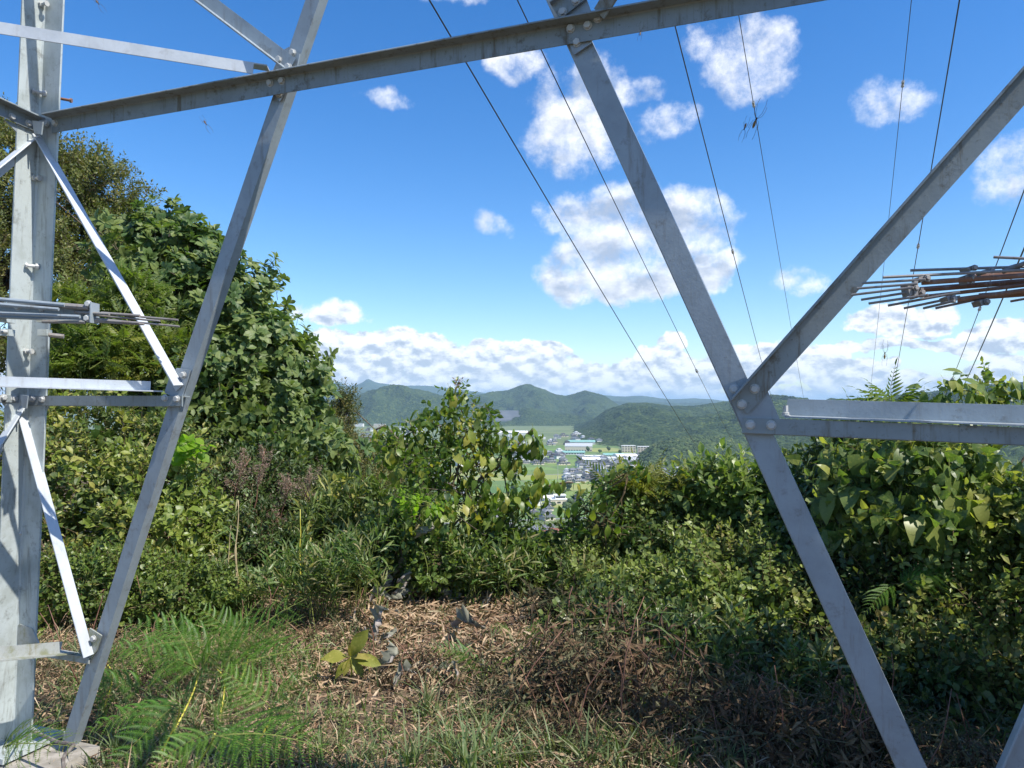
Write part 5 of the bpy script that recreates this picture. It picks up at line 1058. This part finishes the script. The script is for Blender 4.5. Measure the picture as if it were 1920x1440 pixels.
drift('dead brown fern hanging in the shadow under the middle of the hedge', [(1080, 1260), (1150, 1300), (1220, 1320)], 110, (.12, .24), .30)
drift('dead brown fern in the dark hollow left of the lower diagonal', [(1350, 1370), (1420, 1400), (1480, 1390), (1540, 1420), (1280, 1340)], 260, (.12, .22), .16)
drift('dead brown fern in the dark hollow right of the lower diagonal', [(1650, 1440), (1750, 1460), (1800, 1480), (1580, 1430)], 160, (.12, .22), .18)
drift('low brown dead fern at the bottom centre of the picture', [(1000, 1380), (1080, 1400), (1180, 1400)], 260, (.09, .16), .10)
drift('patch of russet dead fern near the yellow leaved seedling', [(740, 1260), (700, 1290), (560, 1210), (640, 1190)], 200, (.07, .13), .10)
drift('brown dead fern behind the bracken at left', [(130, 1260), (230, 1240), (360, 1240), (300, 1280)], 240, (.08, .14), .12)
# grey dead twisted leaves
def greyleaf(px, py, L, a, k, Yoff=0, z=.06):
    L = L * 1.1
    c = gpt(px, min(1300, py + 18)) if Yoff == 0 else at(px, py, Yoff); c = c + [0, 0, z if Yoff == 0 else 0]; r2 = np.random.default_rng(k); t = np.linspace(0, 1, 13); A = Acc(); V = []; F = []
    for i, q in enumerate(t):
        w = L * (.15 if k != 13 else .2) * sin(pi * min(.97, .08 + q * .95)) ** .7 * (1 + .25 * sin(q * 23 + k)); tw_ = q * r2.uniform(1.5, 4.0) + r2.normal(0, .2); ctr = np.array([q * L * (1 - .2 * q), L * .06 * sin(q * 7 + k), L * .22 * sin(q * 4 + k)]); o_ = np.array([0, cos(tw_), sin(tw_)]) * w
        for e_ in (-1, -.5, 0, .5, 1): V.append(ctr + o_ * e_ + np.array([0, 0, e_ * e_ * w * 1.4]) + r2.normal(0, w * .14, 3))
        if i:
            for e_ in range(4): a0 = 5 * (i - 1) + e_; F += [(a0, a0 + 1, a0 + 6), (a0, a0 + 6, a0 + 5)]
    V = np.array(V); ca, sa = cos(a), sin(a); V = V @ np.array([[ca, 0, sa], [0, 1, 0], [-sa, 0, ca]]); rz = r2.uniform(-.5, .5); cr, sr = cos(rz), sin(rz); V = V @ np.array([[cr, sr, 0], [-sr, cr, 0], [0, 0, 1]])
    A.add(V + c, F, 0, r2.random()); return A.obj('dead_leaf', [F_grey], None, c, True)
GL = [(705, 1040, .22, -1.5, 5.7, 'hanging leftmost among the green stems'), (738, 1035, .20, -1.3, 5.7, 'hanging second from left among the green stems'), (790, 1015, .20, 1.2, 5.6, 'caught highest on the shrub stem'), (765, 1070, .22, -1.9, 5.6, 'curled brownish, below the highest one'), (822, 1085, .20, -1.4, 5.6, 'hanging right of the shrub stem'), (835, 1100, .16, -1.2, 5.65, 'rightmost of the hanging ones'),
      (735, 1105, .24, .8, 0, 'arched over the left end of the heap'), (700, 1135, .22, .5, 0, 'pointing down left from the heap'), (725, 1150, .24, -1.2, 0, 'drooping at the middle of the heap'), (760, 1150, .22, -.7, 0, 'thin and twisted beside the drooping one'), (800, 1125, .26, -.4, 0, 'broad and arched at the top right of the heap'), (690, 1190, .26, .7, 0, 'long, slanting towards the yellow seedling'), (785, 1190, .18, -.9, 0, 'short and crumpled under the broad one'),
      (855, 1190, .24, .5, 0, 'wide oval with netted veins on the straw'), (725, 1210, .14, 1.3, 0, 'small upright one above the long one'), (722, 1260, .20, 1.4, 0, 'upright brown grey one right of the yellow seedling'), (800, 1255, .20, -.2, 0, 'dark one lying flat on the straw'), (850, 1270, .10, 1.0, 0, 'small one behind the tall grass blade'), (735, 1330, .16, .2, 0, 'lowest dark one near the bottom grass'), (845, 1140, .16, -1.0, 0, 'upright one behind the wide oval'), (712, 1075, .2, -1.5, 5.65, 'thin one below the leftmost hanging one'), (748, 1090, .22, -1.7, 5.6, 'thin one twisting down into the heap'), (770, 1120, .22, -1.2, 0, 'leaning against the broad arched one'), (745, 1175, .2, -.9, 0, 'narrow one in the dark gap of the heap'), (665, 1215, .2, .3, 0, 'thin one behind the tallest yellow leaf'), (830, 1215, .15, .2, 0, 'flat crumpled one left of the wide oval')]
for k, (x_, y_, L_, a_, Yo, w_) in enumerate(GL): tag(greyleaf(x_, y_, L_, a_, k, Yo), 'grey curled dead leaf ' + w_, 'dead leaf', 'large grey dead leaves round the straw heap')
# bamboo grass clumps
def cane_clump(name, px, py, n, h, label, T=SH_lance, fm=F_sasa, spread=.14, cat='bamboo grass', group='bamboo grass clumps', per=3, base=None):
    c = gpt(px, py) if base is None else base; rt = root(name, c, label, cat, group)
    for _ in range(n):
        a = c + np.array([rng.normal(0, spread), rng.normal(0, spread * .6), 0]); a[2] = hz(a[0], a[1]) - .02; hh = h * rng.uniform(.6, 1.1); b_ = a + np.array([rng.normal(0, .12) * hh, rng.normal(0, .12) * hh, hh]); A = Acc(); mid_ = (a + b_) / 2 + rng.normal(0, .02, 3); tube(A, [a, mid_, b_], [.004, .003, .0015], 5, 1)
        for j in range(per):
            t = .45 + .55 * (j + 1) / per; p_ = a + (b_ - a) * t; A.inst(T[rng.integers(0, 4)], zframes(unit([rng.normal(0, .4), rng.normal(0, .3), 1.])[None]) * rng.uniform(.14, .22), (p_ - [0, 0, .08])[None], [rng.random()])
        A.obj('cane', [fm, B_green], rt, c)
cane_clump('bamboo_grass', 600, 1180, 20, .50, 'dense dark green bamboo grass left of the grey dead leaves', per=4, spread=.2)
cane_clump('bamboo_grass', 520, 1180, 12, .50, 'bamboo grass right behind the bracken', per=4, spread=.2)
cane_clump('bamboo_grass', 660, 1150, 9, .62, 'taller bamboo grass reaching up beside the hanging grey leaves', per=4)
cane_clump('bamboo_grass', 900, 1140, 14, .42, 'bamboo grass with broad blades right of the shrub foot', per=4)
cane_clump('bamboo_grass', 960, 1130, 12, .45, 'bamboo grass at the left edge of the dark hollow', per=4)
cane_clump('bamboo_grass', 800, 1100, 6, .4, 'bamboo grass straight below the centre shrub', per=3)
cane_clump('bamboo_grass', 1400, 1300, 5, .3, 'few shaded bamboo grass blades in the hollow left of the lower diagonal', per=3, spread=.25)
cane_clump('bamboo_grass', 330, 1170, 8, .4, 'bamboo grass in front of the tiny leaved yellow bush', per=3, spread=.25)
# tall pale stems
for px, p1, py, label in ((447, 938, 1175, 'tallest pale dry cane left of the pink seed heads'), (442, 1020, 1180, 'shorter dry cane beside the tallest one'), (563, 955, 1130, 'pale green cane right of the pink seed heads'), (433, 985, 1170, 'leftmost thin dry cane'), (1195, 1160, 1290, 'thin dry stem in the dark hollow'), (665, 1010, 1120, 'thin cane left of the hanging grey leaves')):
    b_ = gpt(px, py); t_ = at(px, p1, b_[1]); rt = root('dry_cane', b_, label, 'cane', 'tall thin canes'); P = limb('stem', b_, t_, .007, .003, B_yel if px == 563 else simple('cane_skin', (.32, .25, .13), (.42, .34, .2), 20, .6, 0), rt, b_, .02)
    A = Acc()
    for j in range(7): A.inst(leafT([.03, .025], .4, .8), frames(np.array([[rng.normal(), rng.normal() * .5, .8]]), np.array([[0, 0, 1.]])) * rng.uniform(.16, .3), P[j % 6 + 1][None], [rng.random()])
    A.obj('blade', [F_grass], rt, b_)
# bracken
FM = []
for k in range(3): A = Acc(); A.add(*FR[k]); FM.append(A.mesh('frond', [F_fern, B_green]))
FMb = []
for k in range(3): A = Acc(); A.add(*FR[k]); FMb.append(A.mesh('frond', [F_dead, B_red]))
def fern(foot, fr, label, stalk=B_yel, meshes=FM, cat='fern', group='green bracken ferns', name='bracken_fern'):
    c = gpt(*foot) if len(foot) == 2 else np.asarray(foot, float); rt = root(name, c, label, cat, group); hub = np.mean([at(*a, Y) for a, b, Y, s_ in fr], 0)
    A = Acc(); t = np.linspace(0, 1, 8)[:, None]; P = c + (hub - c) * t + np.array([.04, 0, .05]) * np.sin(t * pi); tube(A, P, np.linspace(.0055, .0035, 8), 6); A.obj('stalk', stalk, rt, c, True)
    for (a, b, Y, s_) in fr:
        p0, p1 = hub + (at(*a, Y) - hub) * .3, at(*b, Y - .12 * s_); L = np.linalg.norm(p1 - p0)
        M3 = frames((p1 - p0)[None] + [0, 0, L * .35], np.array([[rng.normal(0, .2), -.55, 1.]]))[0] * L * 1.15 * np.array([s_ * .95, 1, 1])
        o_ = bpy.data.objects.new('frond', meshes[rng.integers(0, 3)]); COL.objects.link(o_); o_.parent = rt; o_.matrix_basis = Matrix([[*M3[r], (p0 - c)[r]] for r in range(3)] + [[0, 0, 0, 1]])
fern((310, 1400), [((372, 1262), (230, 1225), 3.9, 1), ((372, 1262), (300, 1180), 4.1, 1), ((372, 1262), (440, 1180), 4.1, 1)], 'bracken with a bright yellow stalk in front of the lower diagonal')
fern((410, 1350), [((412, 1285), (530, 1160), 4.2, 1), ((412, 1290), (560, 1250), 4.0, 1), ((395, 1225), (250, 1190), 4.1, .9), ((400, 1215), (470, 1150), 4.3, .9)], 'tallest bracken spreading its fronds left of the bamboo grass')
fern((285, 1440), [((330, 1330), (190, 1370), 3.3, 1), ((340, 1320), (235, 1440), 3.2, 1), ((340, 1325), (400, 1250), 3.5, .9)], 'bracken drooping its fronds just right of the concrete footing')
fern((345, 1470), [((400, 1385), (300, 1450), 3.0, 1), ((405, 1372), (470, 1440), 3.0, 1), ((405, 1372), (560, 1440), 3.0, 1), ((400, 1375), (430, 1300), 3.2, .9)], 'lowest bracken at the bottom edge with arching fronds')
fern((480, 1400), [((500, 1330), (420, 1270), 3.6, 1), ((505, 1325), (575, 1275), 3.6, .9), ((505, 1330), (540, 1400), 3.4, .9)], 'dark bracken right of the yellow stalked ones')
fern((190, 1340), [((200, 1250), (330, 1230), 3.9, .9), ((200, 1250), (195, 1330), 3.8, .9), ((205, 1240), (260, 1175), 4.1, .9)], 'bracken tucked behind the lowest node of the diagonal')
fern((960, 1260), [((975, 1210), (1035, 1200), 4.6, 1), ((970, 1212), (935, 1182), 4.7, 1), ((972, 1205), (1028, 1165), 4.8, .5)], 'small bright fern standing on the straw in the middle', B_green)
fern((900, 1290), [((905, 1250), (820, 1225), 4.3, .9), ((910, 1250), (1000, 1290), 4.2, .9), ((905, 1245), (860, 1300), 4.2, .9)], 'low dark green fern lying over the straw below the small bright fern', B_green)
fern((20, 1420), [((20, 1400), (80, 1385), 2.9, .9), ((10, 1400), (95, 1420), 2.8, .9), ((0, 1400), (40, 1370), 2.9, .9)], 'little fern over the concrete footing at the lower left corner', B_green)
fern((1640, 1130), [((1680, 1095), (1800, 1090), 4.5, .8), ((1680, 1095), (1640, 1150), 4.5, .7), ((1690, 1100), (1740, 1060), 4.6, .7)], 'fern with yellowing fronds poking out of the hedge on the right', B_yel)
fern((1310, 1340), [((1310, 1310), (1330, 1345), 3.9, .9), ((1308, 1310), (1270, 1335), 3.9, .9), ((1310, 1310), (1320, 1280), 4.1, .8)], 'little bright fern in the straw at the edge of the dark hollow', B_green)
fern((1500, 1330), [((1520, 1290), (1580, 1330), 4.2, .8), ((1520, 1290), (1470, 1330), 4.2, .8), ((1520, 1285), (1500, 1240), 4.3, .8)], 'dead brown fern plant standing in the hollow left of the lower diagonal', B_red, FMb, 'dead fern', 'standing dead ferns', 'dead_fern')
fern((1720, 1370), [((1730, 1310), (1840, 1330), 4.0, .8), ((1730, 1310), (1660, 1340), 4.0, .8)], 'dead brown fern plant standing right of the lower diagonal', B_red, FMb, 'dead fern', 'standing dead ferns', 'dead_fern')
fern((250, 1400), [((270, 1300), (150, 1290), 3.7, 1), ((270, 1300), (340, 1240), 3.8, 1), ((272, 1302), (330, 1380), 3.6, .9)], 'bracken between the lower diagonal and the first yellow stalk')
fern((440, 1300), [((460, 1215), (380, 1150), 4.5, 1), ((460, 1215), (545, 1175), 4.5, 1), ((462, 1218), (520, 1240), 4.3, 1)], 'bracken at the back of the patch against the bamboo grass')
fern((460, 1460), [((470, 1380), (380, 1410), 3.2, 1), ((470, 1380), (540, 1330), 3.3, 1), ((470, 1380), (520, 1430), 3.1, .9)], 'bracken at the bottom right of the fern patch')
# yellow leaved seedling
c = gpt(655, 1290); rt = root('yellow_seedling', c, 'young seedling with a few large pale yellow leaves on the straw', 'seedling'); A = Acc(); t0 = at(657, 1232, c[1]); tube(A, [c, (c + t0) / 2 + [.01, 0, 0], t0], [.006, .005, .004], 6); A.obj('stem', B_yel, rt, c)
for (b, s_, nz_) in (((682, 1184), 1.0, (-.4, -1, .15)), ((602, 1228), 1.1, (.1, -.5, 1)), ((652, 1212), .7, (-.6, -1, .3)), ((712, 1240), .9, (.1, -.7, .8)), ((692, 1228), .7, (.2, -.6, .8)), ((642, 1268), .8, (0, -.8, .6)), ((682, 1268), .8, (.1, -.8, .6)), ((625, 1272), .6, (0, -.8, .6))):
    p1 = at(*b, c[1] - .05); M3 = frames((p1 - t0)[None], np.array([nz_]))[0] * np.linalg.norm(p1 - t0); A = Acc(); T = leafT([.12, .24, .27, .18], .2, .22, wav=.05); s_ *= .92; V = T[0] * [1.0 * s_, 1, 1]; A.add(V @ M3.T + t0, T[1], 0, rng.random()); A.obj('leaf', [F_yell], rt, c, True)
# grass tufts along the bottom
GT = []
for k in range(5):
    A = Acc(); n = 26
    for j in range(3): m_ = n // 3; A.inst(grassT(j, .020, (.25, .55, .95)[j]), bladeframes(m_, .22) * rng.uniform(.5, 1.0, m_)[:, None, None], rng.normal(0, .04, (m_, 3)) * [1, 1, 0], rng.random(m_))
    GT.append(A.mesh('grass_tuft', [F_grass]))
TU = [(905, 1440, .34, 'tall grass tuft at bottom centre'), (875, 1470, .36, 'grass tuft at the bottom edge left of the tallest blades'), (940, 1460, .30, 'grass tuft at the bottom edge just right of the tall one'), (985, 1440, .22, 'short grass tuft right of the bottom centre'), (1100, 1450, .30, 'grass tuft with long bent blades at bottom right of centre'), (1130, 1420, .26, 'thin grass tuft crossing the dead fern'), (840, 1430, .26, 'grass tuft left of bottom centre'), (770, 1450, .26, 'grass tuft near the lowest grey leaf'), (60, 1440, .26, 'grass tuft in front of the concrete footing'), (120, 1450, .28, 'grass tuft at the right front of the concrete footing'), (15, 1440, .34, 'grass tuft at the lower left corner'), (600, 1430, .20, 'grass tuft right of the lowest bracken'), (680, 1440, .18, 'small grass tuft below the yellow seedling'), (1190, 1400, .18, 'short grass tuft by the edge of the hollow'), (1360, 1440, .18, 'grass tuft at the bottom before the lower diagonal'), (1260, 1450, .20, 'grass tuft at the bottom right of the straw'), (800, 1340, .28, 'single bladed grass tuft standing over the straw'), (740, 1220, .16, 'bright green grass blades among the grey leaves'), (520, 1440, .2, 'grass tuft beside the arching bracken frond'), (430, 1420, .18, 'grass tuft between the bracken stalks')]
TU += [(300, 1445, .2, 'grass tuft under the lowest bracken'), (215, 1430, .22, 'grass tuft right of the concrete footing'), (640, 1400, .14, 'small grass tuft left of the lowest grey leaf'), (1040, 1435, .26, 'grass tuft with upright blades right of the bottom centre'), (1160, 1440, .24, 'bent grass tuft at the bottom below the dead fern'), (970, 1370, .16, 'short green tuft in the brown fern'), (1300, 1380, .14, 'short tuft beside the little bright fern'), (560, 1380, .2, 'grass tuft right of the dark bracken')]
for k, (x_, y_, s_, lab) in enumerate(TU):
    c = gpt(x_, y_); o_ = bpy.data.objects.new('grass_tuft', GT[k % 5]); COL.objects.link(o_); o_.location = tuple(c); o_.rotation_euler = (0, 0, rng.random() * 6); o_.scale = (s_, s_, s_); tag(o_, lab, 'grass', 'grass tufts on the hilltop')
plant('small_weed', 'leafy green weed at the edge of the shadow below the hedge', 'weed', [E(1200, 1295, 4.4, 36, 22, .1), E(1235, 1270, 4.5, 26, 16, .1)], SH_ov, 9, (.12, .16), F_heart, B_green, trunk=.004, limbs=2, leaves=(L_ov, (.05, .08), 14, F_heart, .5, .9), twigs=2)
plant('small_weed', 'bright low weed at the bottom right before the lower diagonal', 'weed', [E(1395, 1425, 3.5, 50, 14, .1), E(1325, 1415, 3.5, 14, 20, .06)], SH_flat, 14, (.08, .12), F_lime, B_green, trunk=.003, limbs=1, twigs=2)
